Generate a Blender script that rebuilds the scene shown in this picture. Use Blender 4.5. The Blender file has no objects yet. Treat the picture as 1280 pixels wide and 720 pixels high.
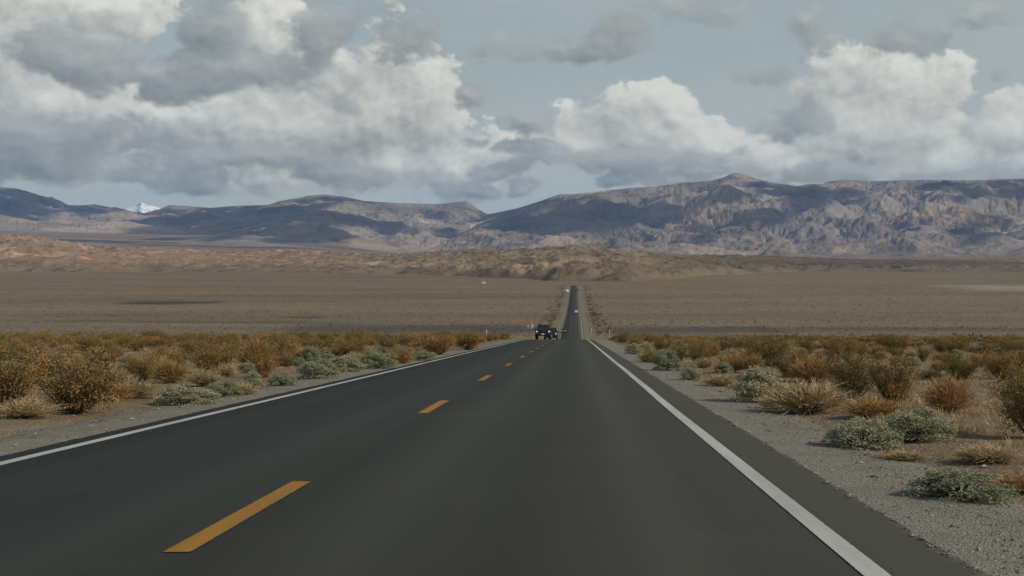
import bpy, math, random
import numpy as np
from mathutils import Vector, Matrix, Euler

rad = math.radians
SC = bpy.context.scene
COL = SC.collection
F, VX, VY, CAMH = 1590.0, 717.0, 410.0, 1.345      # focal length in photo pixels, road vanishing point, eye height
rng = np.random.default_rng(7)
random.seed(7)

# ------------------------------------------------------------------ camera
cam_d = bpy.data.cameras.new('camera')
cam = bpy.data.objects.new('camera', cam_d)
COL.objects.link(cam)
cam_d.sensor_width = 36.0
cam_d.lens = 36.0 * F / 1280.0
cam_d.clip_start, cam_d.clip_end = 0.05, 200000.0
yaw = math.atan(77 / F)
pitch = math.atan(50 / math.hypot(F, 77))
cam.location = (0, 0, CAMH)
cam.rotation_euler = Euler((rad(90) + pitch, 0, yaw), 'XYZ')
SC.camera = cam
CR = cam.rotation_euler.to_matrix()


def ray(px, py):
    d = CR @ Vector((px - 640, 360 - py, -F))
    return d.normalized()


def az_of(px, py=300):
    d = ray(px, py)
    return math.atan2(d.x, d.y)


def tan_of(px, py):
    d = ray(px, py)
    return d.z / math.hypot(d.x, d.y)


# ------------------------------------------------------------------ numpy noise
def _h(ix, iy, s):
    n = (ix.astype(np.int64) * 374761393 + iy.astype(np.int64) * 668265263 + s * 974634541) & 0xFFFFFFFF
    n = ((n ^ (n >> 13)) * 1274126177) & 0xFFFFFFFF
    n = ((n ^ (n >> 16)) * 2246822519) & 0xFFFFFFFF
    return ((n ^ (n >> 15)) & 0xFFFFFF) / float(0xFFFFFF)


def gnoise(x, y, s=0):
    x = np.asarray(x, float); y = np.asarray(y, float)
    ix = np.floor(x); iy = np.floor(y)
    fx = x - ix; fy = y - iy
    u = fx * fx * fx * (fx * (fx * 6 - 15) + 10); v = fy * fy * fy * (fy * (fy * 6 - 15) + 10)

    def g(dx, dy):
        a = _h(ix + dx, iy + dy, s) * 2 * math.pi
        return np.cos(a) * (fx - dx) + np.sin(a) * (fy - dy)
    a = g(0, 0); b = g(1, 0); c = g(0, 1); d = g(1, 1)
    return (a + (b - a) * u + (c - a) * v + (a - b - c + d) * u * v) * 1.5


def fbm(x, y, o=5, s=0, gain=0.5, lac=2.03):
    t = 0; a = 1.0; n = 0
    for i in range(o):
        t = t + a * gnoise(x, y, s + i * 17); n += a
        x = x * lac + 3.1; y = y * lac - 1.7; a *= gain
    return t / n


def ridged(x, y, o=5, s=0, gain=0.5, lac=2.07):
    t = 0; a = 1.0; n = 0
    for i in range(o):
        t = t + a * (1 - 2 * np.abs(gnoise(x, y, s + i * 17))); n += a
        x = x * lac + 5.3; y = y * lac + 2.9; a *= gain
    return t / n


def sstep(a, b, x):
    t = np.clip((x - a) / (b - a), 0, 1)
    return t * t * (3 - 2 * t)


# ------------------------------------------------------------------ land profile along the road
_kn = np.array([(-3000, 0), (-100, 0), (0, 0), (115, 0), (145, -0.02), (160, -0.12), (200, -0.75), (250, -2.0), (300, -3.3),
                (340, -3.75), (380, -3.2), (415, -1.6), (520, 2.9), (663, 9.3), (900, 22.2), (1100, 34.9), (1220, 41.8),
                (1300, 45.0), (1500, 55.5), (2000, 81.8), (2600, 114.2), (3500, 164), (5000, 250), (8000, 424), (12000, 665)], float)


def _hermite(kx, ky):
    d = np.diff(ky) / np.diff(kx)
    m = np.empty_like(ky)
    m[0], m[-1] = d[0], d[-1]
    for i in range(1, len(ky) - 1):
        h0, h1 = kx[i] - kx[i - 1], kx[i + 1] - kx[i]
        m[i] = (d[i - 1] * h1 + d[i] * h0) / (h0 + h1)
    return m


_km = _hermite(_kn[:, 0], _kn[:, 1])


def prof(y):
    y = np.asarray(y, float)
    yc = np.clip(y, _kn[0, 0], _kn[-1, 0])
    i = np.clip(np.searchsorted(_kn[:, 0], yc) - 1, 0, len(_kn) - 2)
    x0 = _kn[i, 0]; h = _kn[i + 1, 0] - x0
    t = (yc - x0) / h
    return ((2 * t**3 - 3 * t**2 + 1) * _kn[i, 1] + (t**3 - 2 * t**2 + t) * h * _km[i]
            + (-2 * t**3 + 3 * t**2) * _kn[i + 1, 1] + (t**3 - t**2) * h * _km[i + 1])


L_LINE, R_LINE, Y_LINE, L_EDGE, R_EDGE = -5.67, 1.62, -2.33, -6.04, 2.24
MID = (L_EDGE + R_EDGE) / 2


def drift(y):
    y = np.asarray(y, float)
    return np.interp(y, [145, 415, 663, 1220], [0, 1.3, 2.0, 3.2]) + np.maximum(y - 1225, 0) ** 2 / 700.0


def ground_z(x, y):
    """height of the desert ground (without the raised road)"""
    x = np.asarray(x, float); y = np.asarray(y, float)
    d = np.abs(x - MID - drift(y))
    z = prof(y)
    far = sstep(150, 600, np.hypot(x, y))
    off = sstep(7.0, 16.0, d)
    z = z + off * 0.10 * fbm(x / 5.0, y / 5.0, 4, 3) + sstep(5.5, 7, d) * 0.03 * fbm(x / 0.7, y / 0.7, 3, 9)
    z = z + off * far * (0.5 * fbm(x / 60.0, y / 60.0, 3, 11)) + sstep(40, 300, d) * far * 2.2 * fbm(x / 420.0, y / 260.0, 4, 21)
    corr = 1 - sstep(5.0, 6.6, d)
    return z - 0.07 * corr


# ------------------------------------------------------------------ material helper
class NT:
    def __init__(self, tree):
        self.t = tree
        self.n = tree.nodes
        self.l = tree.links

    def node(self, typ, ins=None, **props):
        n = self.n.new(typ)
        for k, v in props.items():
            setattr(n, k, v)
        for k, v in (ins or {}).items():
            self.set(n.inputs[k], v)
        return n

    def set(self, sock, v):
        if isinstance(v, bpy.types.NodeSocket):
            self.l.new(v, sock)
        else:
            if isinstance(v, (tuple, list)) and sock.type == 'RGBA' and len(v) == 3:
                v = (*v, 1.0)
            sock.default_value = v

    def math(self, op, a, b=None, c=None, clamp=False):
        n = self.n.new('ShaderNodeMath'); n.operation = op; n.use_clamp = clamp
        self.set(n.inputs[0], a)
        if b is not None: self.set(n.inputs[1], b)
        if c is not None: self.set(n.inputs[2], c)
        return n.outputs[0]

    def vmath(self, op, a, b=None, c=None):
        n = self.n.new('ShaderNodeVectorMath'); n.operation = op
        self.set(n.inputs[0], a)
        if b is not None: self.set(n.inputs[1], b)
        if c is not None: self.set(n.inputs[2], c)
        return n.outputs['Value'] if op in ('LENGTH', 'DOT_PRODUCT') else n.outputs[0]

    def mix(self, f, a, b, blend='MIX'):
        n = self.n.new('ShaderNodeMix'); n.data_type = 'RGBA'; n.blend_type = blend
        self.set(n.inputs[0], f); self.set(n.inputs[6], a); self.set(n.inputs[7], b)
        return n.outputs[2]

    def noise(self, vec, scale, detail=4, rough=0.55, dist=0.0, color=False, dims='3D'):
        n = self.n.new('ShaderNodeTexNoise'); n.noise_dimensions = dims
        self.set(n.inputs['Vector'], vec); n.inputs['Scale'].default_value = scale
        n.inputs['Detail'].default_value = detail; n.inputs['Roughness'].default_value = rough
        n.inputs['Distortion'].default_value = dist
        return n.outputs['Color' if color else 'Fac']

    def ramp(self, f, lo, hi, smooth=True, to=(0.0, 1.0)):
        n = self.n.new('ShaderNodeMapRange')
        n.interpolation_type = 'SMOOTHSTEP' if smooth else 'LINEAR'
        self.set(n.inputs[0], f)
        self.set(n.inputs[1], lo); self.set(n.inputs[2], hi)
        n.inputs[3].default_value = to[0]; n.inputs[4].default_value = to[1]
        return n.outputs[0]

    def pos(self):
        return self.node('ShaderNodeNewGeometry').outputs['Position']

    def scale(self, vec, s):
        return self.vmath('MULTIPLY', vec, s)

    def attr(self, name, out='Fac'):
        return self.node('ShaderNodeAttribute', attribute_name=name).outputs[out]


def mat(name):
    m = bpy.data.materials.new(name)
    m.use_nodes = True
    t = m.node_tree
    t.nodes.clear()
    k = NT(t)
    out = k.node('ShaderNodeOutputMaterial')
    b = k.node('ShaderNodeBsdfPrincipled')
    b.inputs['Specular IOR Level'].default_value = 0.2
    k.l.new(b.outputs[0], out.inputs[0])
    return m, k, b, out


def simple(name, col, rough=0.5, metal=0.0, spec=0.4, emit=None, var=0.15):
    m, k, b, out = mat(name)
    n = k.noise(k.node('ShaderNodeTexCoord').outputs['Object'], 6.0, 4, 0.6)
    f = k.ramp(n, 0.3, 0.7)
    lo = tuple(c * (1 - var) for c in col); hi = tuple(min(1, c * (1 + var)) for c in col)
    k.set(b.inputs['Base Color'], k.mix(f, lo, hi))
    b.inputs['Roughness'].default_value = rough
    b.inputs['Metallic'].default_value = metal
    b.inputs['Specular IOR Level'].default_value = spec
    if emit:
        b.inputs['Emission Color'].default_value = (*emit[0], 1)
        b.inputs['Emission Strength'].default_value = emit[1]
    return m


def asphalt_material():
    m, k, b, out = mat('asphalt')
    p = k.pos()
    sx = k.node('ShaderNodeSeparateXYZ', {0: p}).outputs
    fine = k.noise(p, 70, 4, 0.8)
    mid = k.noise(k.scale(p, (1.6, 0.06, 1)), 1.0, 5, 0.6)         # streaks along the lane
    blot = k.noise(p, 0.35, 4, 0.6)
    # wheel tracks: polished slightly paler bands, oily middle slightly darker
    def band(c, w):
        return k.ramp(k.math('ABSOLUTE', k.math('SUBTRACT', sx[0], c)), w, 0.0)
    tracks = k.math('ADD', k.math('ADD', band(-1.35, .45), band(0.62, .45)), k.math('ADD', band(-4.9, .45), band(-3.1, .45)))
    seam = k.math('MAXIMUM', band(-2.1, .35), band(-0.35, 0.6))
    c = k.mix(k.ramp(fine, 0.35, 0.7), (0.0195, 0.0206, 0.0154), (0.0453, 0.0476, 0.0361))
    c = k.mix(k.math('MULTIPLY', k.ramp(mid, 0.38, 0.66), 0.75), c, (0.0257, 0.0281, 0.0214))
    c = k.mix(k.math('MULTIPLY', tracks, 0.33), c, (0.0531, 0.0554, 0.0442))
    c = k.mix(k.math('MULTIPLY', seam, 0.42), c, (0.0163, 0.0172, 0.0132))
    shoulder = k.ramp(sx[0], 1.66, 1.80)
    c = k.mix(k.math('MULTIPLY', shoulder, 0.55), c, (0.0484, 0.0468, 0.0346))
    c = k.mix(k.math('MULTIPLY', k.ramp(blot, 0.5, 0.75), 0.25), c, (0.0515, 0.0515, 0.0398))
    crack = k.node('ShaderNodeTexVoronoi', {'Vector': k.vmath('ADD', k.scale(p, (0.45, 0.16, 1)), k.scale(k.noise(p, 0.9, 5, 0.65, color=True), (0.8, 0.8, 0))), 'Scale': 1.0}, feature='DISTANCE_TO_EDGE')
    cf = k.math('MULTIPLY', k.ramp(crack.outputs['Distance'], 0.010, 0.003), k.ramp(k.noise(p, 0.25, 3, 0.6), 0.52, 0.62))
    c = k.mix(k.math('MULTIPLY', cf, 0.6), c, (0.0110, 0.0110, 0.0089))
    edge = k.ramp(k.math('ADD', k.math('ABSOLUTE', k.math('SUBTRACT', sx[0], MID)), k.math('MULTIPLY', k.math('SUBTRACT', k.noise(p, 3.5, 5, 0.7), 0.5), 0.5)), 4.05, 4.25)
    c = k.mix(k.math('MULTIPLY', k.math('MULTIPLY', edge, k.ramp(fine, 0.35, 0.6)), 0.75), c, (0.125, 0.112, 0.085))
    k.set(b.inputs['Base Color'], c)
    b.inputs['Roughness'].default_value = 0.85
    b.inputs['Specular IOR Level'].default_value = 0.20
    bump = k.node('ShaderNodeBump', {'Height': fine, 'Strength': 0.35, 'Distance': 0.006})
    k.set(b.inputs['Normal'], bump.outputs[0])
    return m


def paint_material(name, col, worn):
    m, k, b, out = mat(name)
    p = k.pos()
    n = k.noise(p, 45, 4, 0.75)
    s = k.noise(k.scale(p, (4, 0.25, 1)), 1.0, 4, 0.6)
    ins = k.attr('inside')
    w = k.math('MULTIPLY', k.ramp(n, 0.50, 0.70), worn)
    w = k.math('MAXIMUM', w, k.math('MULTIPLY', k.ramp(k.math('SUBTRACT', k.math('MULTIPLY', k.noise(p, 22, 5, 0.75), 1.3), ins), 0.35, 0.6), 0.85))
    c = k.mix(k.ramp(s, 0.3, 0.75), col, tuple(x * 0.72 for x in col))
    c = k.mix(w, c, (0.03, 0.03, 0.026))
    k.set(b.inputs['Base Color'], c)
    b.inputs['Roughness'].default_value = 0.65
    return m


def stones_bump(k, p, s1, s2):
    v1 = k.node('ShaderNodeTexVoronoi', {'Vector': p, 'Scale': s1})
    v2 = k.node('ShaderNodeTexVoronoi', {'Vector': p, 'Scale': s2})
    return v1, v2


def gravel_material():
    m, k, b, out = mat('gravel')
    p = k.pos()
    v1, v2 = stones_bump(k, p, 42, 105)
    g1 = k.node('ShaderNodeSeparateColor', {0: v1.outputs['Color']}).outputs[0]
    g2 = k.node('ShaderNodeSeparateColor', {0: v2.outputs['Color']}).outputs[1]
    n = k.noise(p, 0.8, 5, 0.65)
    c = k.mix(g1, (0.122, 0.110, 0.085), (0.285, 0.262, 0.205))
    c = k.mix(0.45, c, k.mix(g2, (0.085, 0.080, 0.068), (0.33, 0.31, 0.265)))
    c = k.mix(k.math('MULTIPLY', k.ramp(n, 0.45, 0.72), 0.6), c, (0.15, 0.122, 0.082))
    yy = k.node('ShaderNodeSeparateXYZ', {0: p}).outputs[1]
    c = k.mix(k.math('MULTIPLY', k.ramp(yy, 150, 420), 0.75), c, (0.155, 0.132, 0.095))
    k.set(b.inputs['Base Color'], c)
    b.inputs['Roughness'].default_value = 0.95
    h = k.math('ADD', k.math('MULTIPLY', v1.outputs['Distance'], -1.0), k.math('MULTIPLY', v2.outputs['Distance'], -0.4))
    bump = k.node('ShaderNodeBump', {'Height': h, 'Strength': 0.9, 'Distance': 0.02})
    k.set(b.inputs['Normal'], bump.outputs[0])
    return m


def ground_material():
    m, k, b, out = mat('desert_ground')
    p = k.pos()
    sx = k.node('ShaderNodeSeparateXYZ', {0: p}).outputs
    dist = k.vmath('LENGTH', p)
    nearf = k.ramp(dist, 220, 60)                       # fine pebbles only matter close by
    d0 = k.noise(p, 0.22, 6, 0.62)
    d1 = k.noise(p, 1.7, 5, 0.65)
    c = k.mix(k.ramp(d0, 0.35, 0.68), (0.145, 0.103, 0.062), (0.245, 0.178, 0.107))
    c = k.mix(k.math('MULTIPLY', k.ramp(d1, 0.4, 0.7), 0.5), c, (0.245, 0.175, 0.095))
    v1, v2 = stones_bump(k, p, 16, 45)
    g1 = k.node('ShaderNodeSeparateColor', {0: v1.outputs['Color']}).outputs[0]
    stones = k.mix(g1, (0.080, 0.058, 0.038), (0.25, 0.185, 0.115))
    c = k.mix(k.math('MULTIPLY', nearf, 0.45), c, stones)
    # gravel thrown out from the verge
    dx = k.math('ABSOLUTE', k.math('SUBTRACT', sx[0], MID))
    wob = k.math('MULTIPLY', k.math('SUBTRACT', k.noise(p, 0.9, 5, 0.6), 0.5), 3.0)
    gv = k.math('MULTIPLY', k.ramp(k.math('ADD', dx, wob), 6.0, 5.0), k.ramp(dist, 260, 150))
    c = k.mix(k.math('MULTIPLY', gv, 0.8), c, k.mix(g1, (0.115, 0.106, 0.085), (0.26, 0.242, 0.20)))
    # the open plain: long pale and dark sheets of desert pavement
    pl = k.noise(k.scale(p, (1 / 520, 1 / 110, 0.001)), 1.0, 6, 0.62)
    pl2 = k.noise(k.scale(p, (1 / 70, 1 / 26, 0.001)), 1.0, 6, 0.68)
    pc = k.mix(k.ramp(pl, 0.30, 0.72), (0.132, 0.104, 0.074), (0.205, 0.158, 0.108))
    pc = k.mix(k.math('MULTIPLY', k.ramp(pl2, 0.40, 0.72), 0.55), pc, (0.225, 0.160, 0.084))
    spk = k.noise(k.scale(p, (0.30, 0.10, 0.02)), 1.0, 5, 0.85)
    pc = k.mix(k.math('MULTIPLY', k.ramp(spk, 0.50, 0.62), 0.65), pc, (0.060, 0.050, 0.032))
    c = k.mix(k.ramp(dist, 160, 330), c, pc)
    tone = k.attr('tone')                              # darker strips and pale washes
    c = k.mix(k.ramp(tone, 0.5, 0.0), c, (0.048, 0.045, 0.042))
    c = k.mix(k.ramp(tone, 0.5, 1.0), c, (0.26, 0.225, 0.175))
    k.set(b.inputs['Base Color'], c)
    b.inputs['Roughness'].default_value = 0.97
    b.inputs['Specular IOR Level'].default_value = 0.1
    h = k.math('ADD', k.math('MULTIPLY', v1.outputs['Distance'], -0.8), k.math('MULTIPLY', k.noise(p, 9, 5, 0.7), 1.2))
    bump = k.node('ShaderNodeBump', {'Height': h, 'Strength': k.math('MULTIPLY', nearf, 0.8), 'Distance': 0.04})
    k.set(b.inputs['Normal'], bump.outputs[0])
    return m


def rock_material(name, cols, scale, strata):
    """bare eroded rock: three weathered tones mixed by noise, thin pale and dark beds, and an attribute for pale slopes"""
    m, k, b, out = mat(name)
    p = k.pos()
    n1 = k.noise(p, 1 / scale, 7, 0.62, 0.4)
    n2 = k.noise(p, 5.5 / scale, 6, 0.66, 0.6)
    n3 = k.noise(p, 26 / scale, 4, 0.7)
    c = k.mix(k.ramp(n1, 0.38, 0.62), cols[0], cols[1])
    c = k.mix(k.math('MULTIPLY', k.ramp(n2, 0.5, 0.66), 0.8), c, cols[2])
    c = k.mix(k.math('MULTIPLY', k.ramp(n3, 0.56, 0.76), 0.5), c, cols[3])
    bed = k.noise(k.vmath('ADD', k.scale(p, (0.25, 0.25, strata)), k.scale(k.noise(p, 3 / scale, 4, 0.6, color=True), (scale * .3,) * 3)), 9 / scale, 3, 0.6)
    c = k.mix(k.math('MULTIPLY', k.ramp(bed, 0.58, 0.70), 0.45), c, cols[3])
    c = k.mix(k.math('MULTIPLY', k.ramp(bed, 0.42, 0.30), 0.45), c, cols[4])
    tint = k.attr('tint', 'Color')
    c = k.mix(1.0, c, tint, 'MULTIPLY')
    k.set(b.inputs['Base Color'], c)
    b.inputs['Roughness'].default_value = 1.0
    b.inputs['Specular IOR Level'].default_value = 0.0
    bump = k.node('ShaderNodeBump', {'Height': k.noise(p, 30 / scale, 5, 0.7), 'Strength': 0.6, 'Distance': scale * 0.012})
    k.set(b.inputs['Normal'], bump.outputs[0])
    return m


def leaf_material(name, a, bcol, dead, trans=0.15):
    m, k, b, out = mat(name)
    tone = k.attr('tone')
    rnd = k.node('ShaderNodeObjectInfo').outputs['Random']
    c = k.mix(k.ramp(tone, 0.0, 0.7, False), a, bcol)
    c = k.mix(k.math('MULTIPLY', k.ramp(k.math('ADD', tone, k.math('MULTIPLY', k.math('SUBTRACT', rnd, 0.5), 0.5)), 0.66, 0.9), 0.9), c, dead)
    c = k.mix(k.math('MULTIPLY', k.ramp(rnd, 0.62, 0.72), 0.55), c, tuple(x * g for x, g in zip(a, (0.75, 0.95, 0.9))))
    k.set(b.inputs['Base Color'], c)
    b.inputs['Roughness'].default_value = 0.8
    b.inputs['Specular IOR Level'].default_value = 0.15
    tr = k.node('ShaderNodeBsdfTranslucent', {0: c})
    mx = k.node('ShaderNodeMixShader', {0: trans, 1: b.outputs[0], 2: tr.outputs[0]})
    k.l.new(mx.outputs[0], out.inputs[0])
    return m


M = {
    'asphalt': asphalt_material(),
    'white_paint': paint_material('white_road_paint', (0.43, 0.44, 0.395), 0.35),
    'yellow_paint': paint_material('yellow_road_paint', (0.31, 0.148, 0.010), 0.4),
    'gravel': gravel_material(),
    'ground': ground_material(),
    'creosote': leaf_material('creosote_leaves', (0.118, 0.108, 0.036), (0.30, 0.195, 0.070), (0.42, 0.225, 0.080)),
    'far_scrub': leaf_material('far_scrub_leaves', (0.045, 0.043, 0.018), (0.115, 0.080, 0.032), (0.24, 0.145, 0.058), 0.05),
    'saltbush': leaf_material('saltbush_leaves', (0.24, 0.245, 0.150), (0.38, 0.375, 0.245), (0.42, 0.34, 0.20)),
    'dry': leaf_material('dry_twigs', (0.31, 0.18, 0.072), (0.44, 0.275, 0.12), (0.20, 0.115, 0.055)),
    'straw': leaf_material('straw_brush', (0.36, 0.265, 0.135), (0.45, 0.35, 0.20), (0.26, 0.17, 0.09)),
    'stem': simple('shrub_wood', (0.11, 0.075, 0.05), 0.9, spec=0.1),
    'black_paint': simple('black_car_paint', (0.010, 0.011, 0.012), 0.28, spec=0.5, var=0.05),
    'dark_paint': simple('charcoal_car_paint', (0.020, 0.024, 0.028), 0.3, spec=0.5, var=0.05),
    'white_car': simple('white_car_paint', (0.78, 0.78, 0.76), 0.35, var=0.04),
    'glass': simple('tinted_glass', (0.012, 0.016, 0.018), 0.06, spec=0.7, var=0.05),
    'rubber': simple('tyre_rubber', (0.014, 0.014, 0.014), 0.85),
    'trim': simple('black_trim', (0.02, 0.02, 0.021), 0.55),
    'alloy': simple('wheel_alloy', (0.32, 0.33, 0.34), 0.35, metal=0.8),
    'chrome': simple('grille_chrome', (0.25, 0.26, 0.27), 0.25, metal=0.9),
    'lamp': simple('lit_headlamp', (0.9, 0.9, 0.85), 0.2, emit=((1.0, 0.95, 0.85), 0.7)),
    'tail': simple('red_tail_lamp', (0.35, 0.02, 0.015), 0.25),
    'plate': simple('number_plate', (0.72, 0.73, 0.72), 0.5, var=0.05),
    'sign_back': simple('bare_aluminium', (0.40, 0.42, 0.41), 0.5, metal=0.3, var=0.08),
    'galv': simple('galvanised_post', (0.13, 0.135, 0.13), 0.6, metal=0.3),
    'marker': simple('white_marker_plastic', (0.42, 0.40, 0.31), 0.6),
    'reflect': simple('pale_reflector', (0.78, 0.74, 0.55), 0.25),
}


# ------------------------------------------------------------------ object helpers
def tag(o, label=None, cat=None, group=None, kind=None):
    if label: o['label'] = label
    if cat: o['category'] = cat
    if group: o['group'] = group
    if kind: o['kind'] = kind
    return o


def npmesh(name, verts, faces, material, smooth=False, attrs=None):
    """verts (N,3) array; faces (M,k) array of one face size"""
    verts = np.ascontiguousarray(verts, np.float32); faces = np.ascontiguousarray(faces, np.int32)
    me = bpy.data.meshes.new(name)
    nf, kk = faces.shape
    me.vertices.add(len(verts)); me.vertices.foreach_set('co', verts.ravel())
    me.loops.add(nf * kk); me.loops.foreach_set('vertex_index', faces.ravel())
    me.polygons.add(nf)
    me.polygons.foreach_set('loop_start', np.arange(0, nf * kk, kk, dtype=np.int32))
    me.polygons.foreach_set('use_smooth', np.full(nf, smooth, bool))
    for nm, (typ, data) in (attrs or {}).items():
        a = me.attributes.new(nm, typ, 'POINT')
        a.data.foreach_set('color' if 'COLOR' in typ else 'value', np.ascontiguousarray(data, np.float32).ravel())
    me.update(calc_edges=True)
    if material: me.materials.append(material)
    return me


def link(name, me, parent=None):
    o = bpy.data.objects.new(name, me)
    COL.objects.link(o)
    if parent: o.parent = parent
    return o


def empty(name, loc=(0, 0, 0), rz=0.0):
    o = bpy.data.objects.new(name, None)
    o.empty_display_size = 0.2
    o.location = loc
    o.rotation_euler = (0, 0, rz)
    COL.objects.link(o)
    return o


def copy_tree(o, parent=None):
    c = o.copy(); COL.objects.link(c); c.parent = parent
    for ch in list(o.children):
        copy_tree(ch, c)
    return c


def grid_faces(nr, nc, wrap=False):
    a = np.arange(nr * nc).reshape(nr, nc)
    if wrap:
        a = np.concatenate([a, a[:, :1]], 1)
    return np.stack([a[:-1, :-1], a[:-1, 1:], a[1:, 1:], a[1:, :-1]], -1).reshape(-1, 4)


# ------------------------------------------------------------------ ground sheet (reaches beyond the hills)
def build_ground():
    az = np.concatenate([np.arange(-180, -36, 4.0), np.arange(-36, 33, 0.14), np.arange(33, 180, 4.0)]) * math.pi / 180
    r = np.exp(np.linspace(math.log(1.2), math.log(9500), 500))
    A, Rr = np.meshgrid(az, r)
    x = Rr * np.sin(A); y = Rr * np.cos(A)
    z = ground_z(x, y)
    tone = np.full_like(x, 0.5)
    px = VX + F * x / np.maximum(y, 1)
    # dark strips across the plain, and a pale wash deposit at the far side
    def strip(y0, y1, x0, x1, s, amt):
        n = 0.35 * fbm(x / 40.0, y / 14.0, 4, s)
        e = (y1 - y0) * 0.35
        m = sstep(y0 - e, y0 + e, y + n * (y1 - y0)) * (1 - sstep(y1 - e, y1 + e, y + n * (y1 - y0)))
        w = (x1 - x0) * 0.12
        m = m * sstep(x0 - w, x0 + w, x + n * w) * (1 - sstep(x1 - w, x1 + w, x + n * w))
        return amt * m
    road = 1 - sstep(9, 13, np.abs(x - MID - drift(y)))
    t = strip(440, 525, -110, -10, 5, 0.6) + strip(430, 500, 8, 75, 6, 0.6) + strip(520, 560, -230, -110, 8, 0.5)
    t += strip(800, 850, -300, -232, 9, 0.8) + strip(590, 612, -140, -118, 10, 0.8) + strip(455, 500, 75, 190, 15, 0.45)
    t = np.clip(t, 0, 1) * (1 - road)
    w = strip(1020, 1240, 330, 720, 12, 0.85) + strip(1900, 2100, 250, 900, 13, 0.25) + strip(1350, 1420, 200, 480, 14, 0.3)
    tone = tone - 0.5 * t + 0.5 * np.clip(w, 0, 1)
    v = np.stack([x, y, z], -1).reshape(-1, 3)
    f = grid_faces(len(r), len(az), True)
    # close the middle
    c = len(v)
    v = np.concatenate([v, [[0, 0, float(ground_z(0, 0))]]])
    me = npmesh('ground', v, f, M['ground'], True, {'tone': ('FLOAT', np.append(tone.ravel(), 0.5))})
    o = link('ground', me)
    n = len(az)
    tri = np.stack([np.full(n, c), (np.arange(n) + 1) % n, np.arange(n)], -1)
    return tag(o, 'flat brown desert plain of dirt and stones', None, None, 'structure')


GROUND = build_ground()


# ------------------------------------------------------------------ road
def strip_mesh(name, ys, cols, material, smooth=True):
    """cols: list of (lateral offset array or number, height offset) across the strip; follows the land profile and the road's drift"""
    ys = np.asarray(ys, float)
    dr = drift(ys); z = prof(ys)
    V = []
    for off, h in cols:
        V.append(np.stack([dr + off + 0 * ys, ys, z + h], -1))
    V = np.stack(V, 1)                                   # (ny, nc, 3)
    f = grid_faces(len(ys), len(cols))
    return npmesh(name, V.reshape(-1, 3), f, material, smooth)


def road_ys(a, b):
    out = [a]
    while out[-1] < b:
        s = 0.12 if -2 < out[-1] < 30 else 1.0 if out[-1] < 60 else (2.0 if out[-1] < 500 else 5.0)
        out.append(min(b, out[-1] + s))
    return np.array(out)


ROAD_END = 1330
ys = road_ys(-30, ROAD_END)
wob = lambda s, a, L: a * fbm(ys / L, ys * 0 + s, 3, int(s)) + 0.016 * fbm(ys / 0.45, ys * 0 + s, 3, int(s) + 1)
road = link('road', strip_mesh('road', ys, [(L_EDGE + wob(31, .05, 1.3) - .03, -0.06), (L_EDGE + wob(31, .05, 1.3), -0.004), (MID, 0.03),
                                            (R_EDGE + wob(37, .05, 1.3), -0.004), (R_EDGE + wob(37, .05, 1.3) + .03, -0.06)], M['asphalt']))
tag(road, 'dark asphalt two lane road running straight to the hills', None, None, 'structure')


def crown_z(off):
    off = np.asarray(off, float)
    return np.where(off < MID, -0.004 + 0.034 * (off - L_EDGE) / (MID - L_EDGE), -0.004 + 0.034 * (R_EDGE - off) / (R_EDGE - MID))


def line_strip(name, ys, c, half, material, wobble=None):
    w = 0 if wobble is None else wobble
    cols = [c - half, c - half * .7, c + half * .7, c + half]
    me = strip_mesh(name, ys, [(a + w, crown_z(a) + 0.005) for a in cols], material)
    at = me.attributes.new('inside', 'FLOAT', 'POINT')
    e = np.tile(np.array([0, 1, 1, 0], np.float32), (len(ys), 1))
    if len(ys) < 100: e[0] = 0; e[-1] = 0
    at.data.foreach_set('value', e.ravel())
    return me


for c, s in ((L_LINE, 3), (R_LINE, 5)):
    w = 0.045 * fbm(ys / 16.0, ys * 0 + s, 2, s)
    link('edge_line', line_strip('edge_line', ys, c, 0.078, M['white_paint'], w), road)
nd = 0
y0 = 7.4 - 12.19 * 2
while y0 < ROAD_END - 5 and nd < 98:
    if not 165 < y0 < 392:
        yy = np.concatenate([[y0], np.linspace(y0 + .06, y0 + 3.39, 5), [y0 + 3.45]])
        link('centre_dash', line_strip('centre_dash', yy, Y_LINE, 0.085, M['yellow_paint']), road)
        nd += 1
    y0 += 12.19

# gravel verges
for side in (-1, 1):
    e = L_EDGE if side < 0 else R_EDGE
    n1 = fbm(ys / 3.0, ys * 0 + side, 4, 50 + side) + 0.6 * fbm(ys / 0.8, ys * 0 + side, 3, 60 + side)
    wide = np.interp(ys, [0, 120, 300, 420, 700, 1200], [1.3, 1.5, 2.3, 2.8, 2.0, 1.5])
    o = link('gravel_verge', strip_mesh('gravel_verge', ys, [(e - side * .06, -0.022), (e + side * (wide * 0.6 + 0.2 * n1), -0.03),
                                                             (e + side * (wide + 0.55 * n1), -0.05), (e + side * (wide + .35 + 0.55 * n1), -0.22)], M['gravel']))
    tag(o, 'grey gravel verge beside the oncoming lane' if side < 0 else 'grey gravel verge beside the driving lane', None, None, 'structure')


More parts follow.
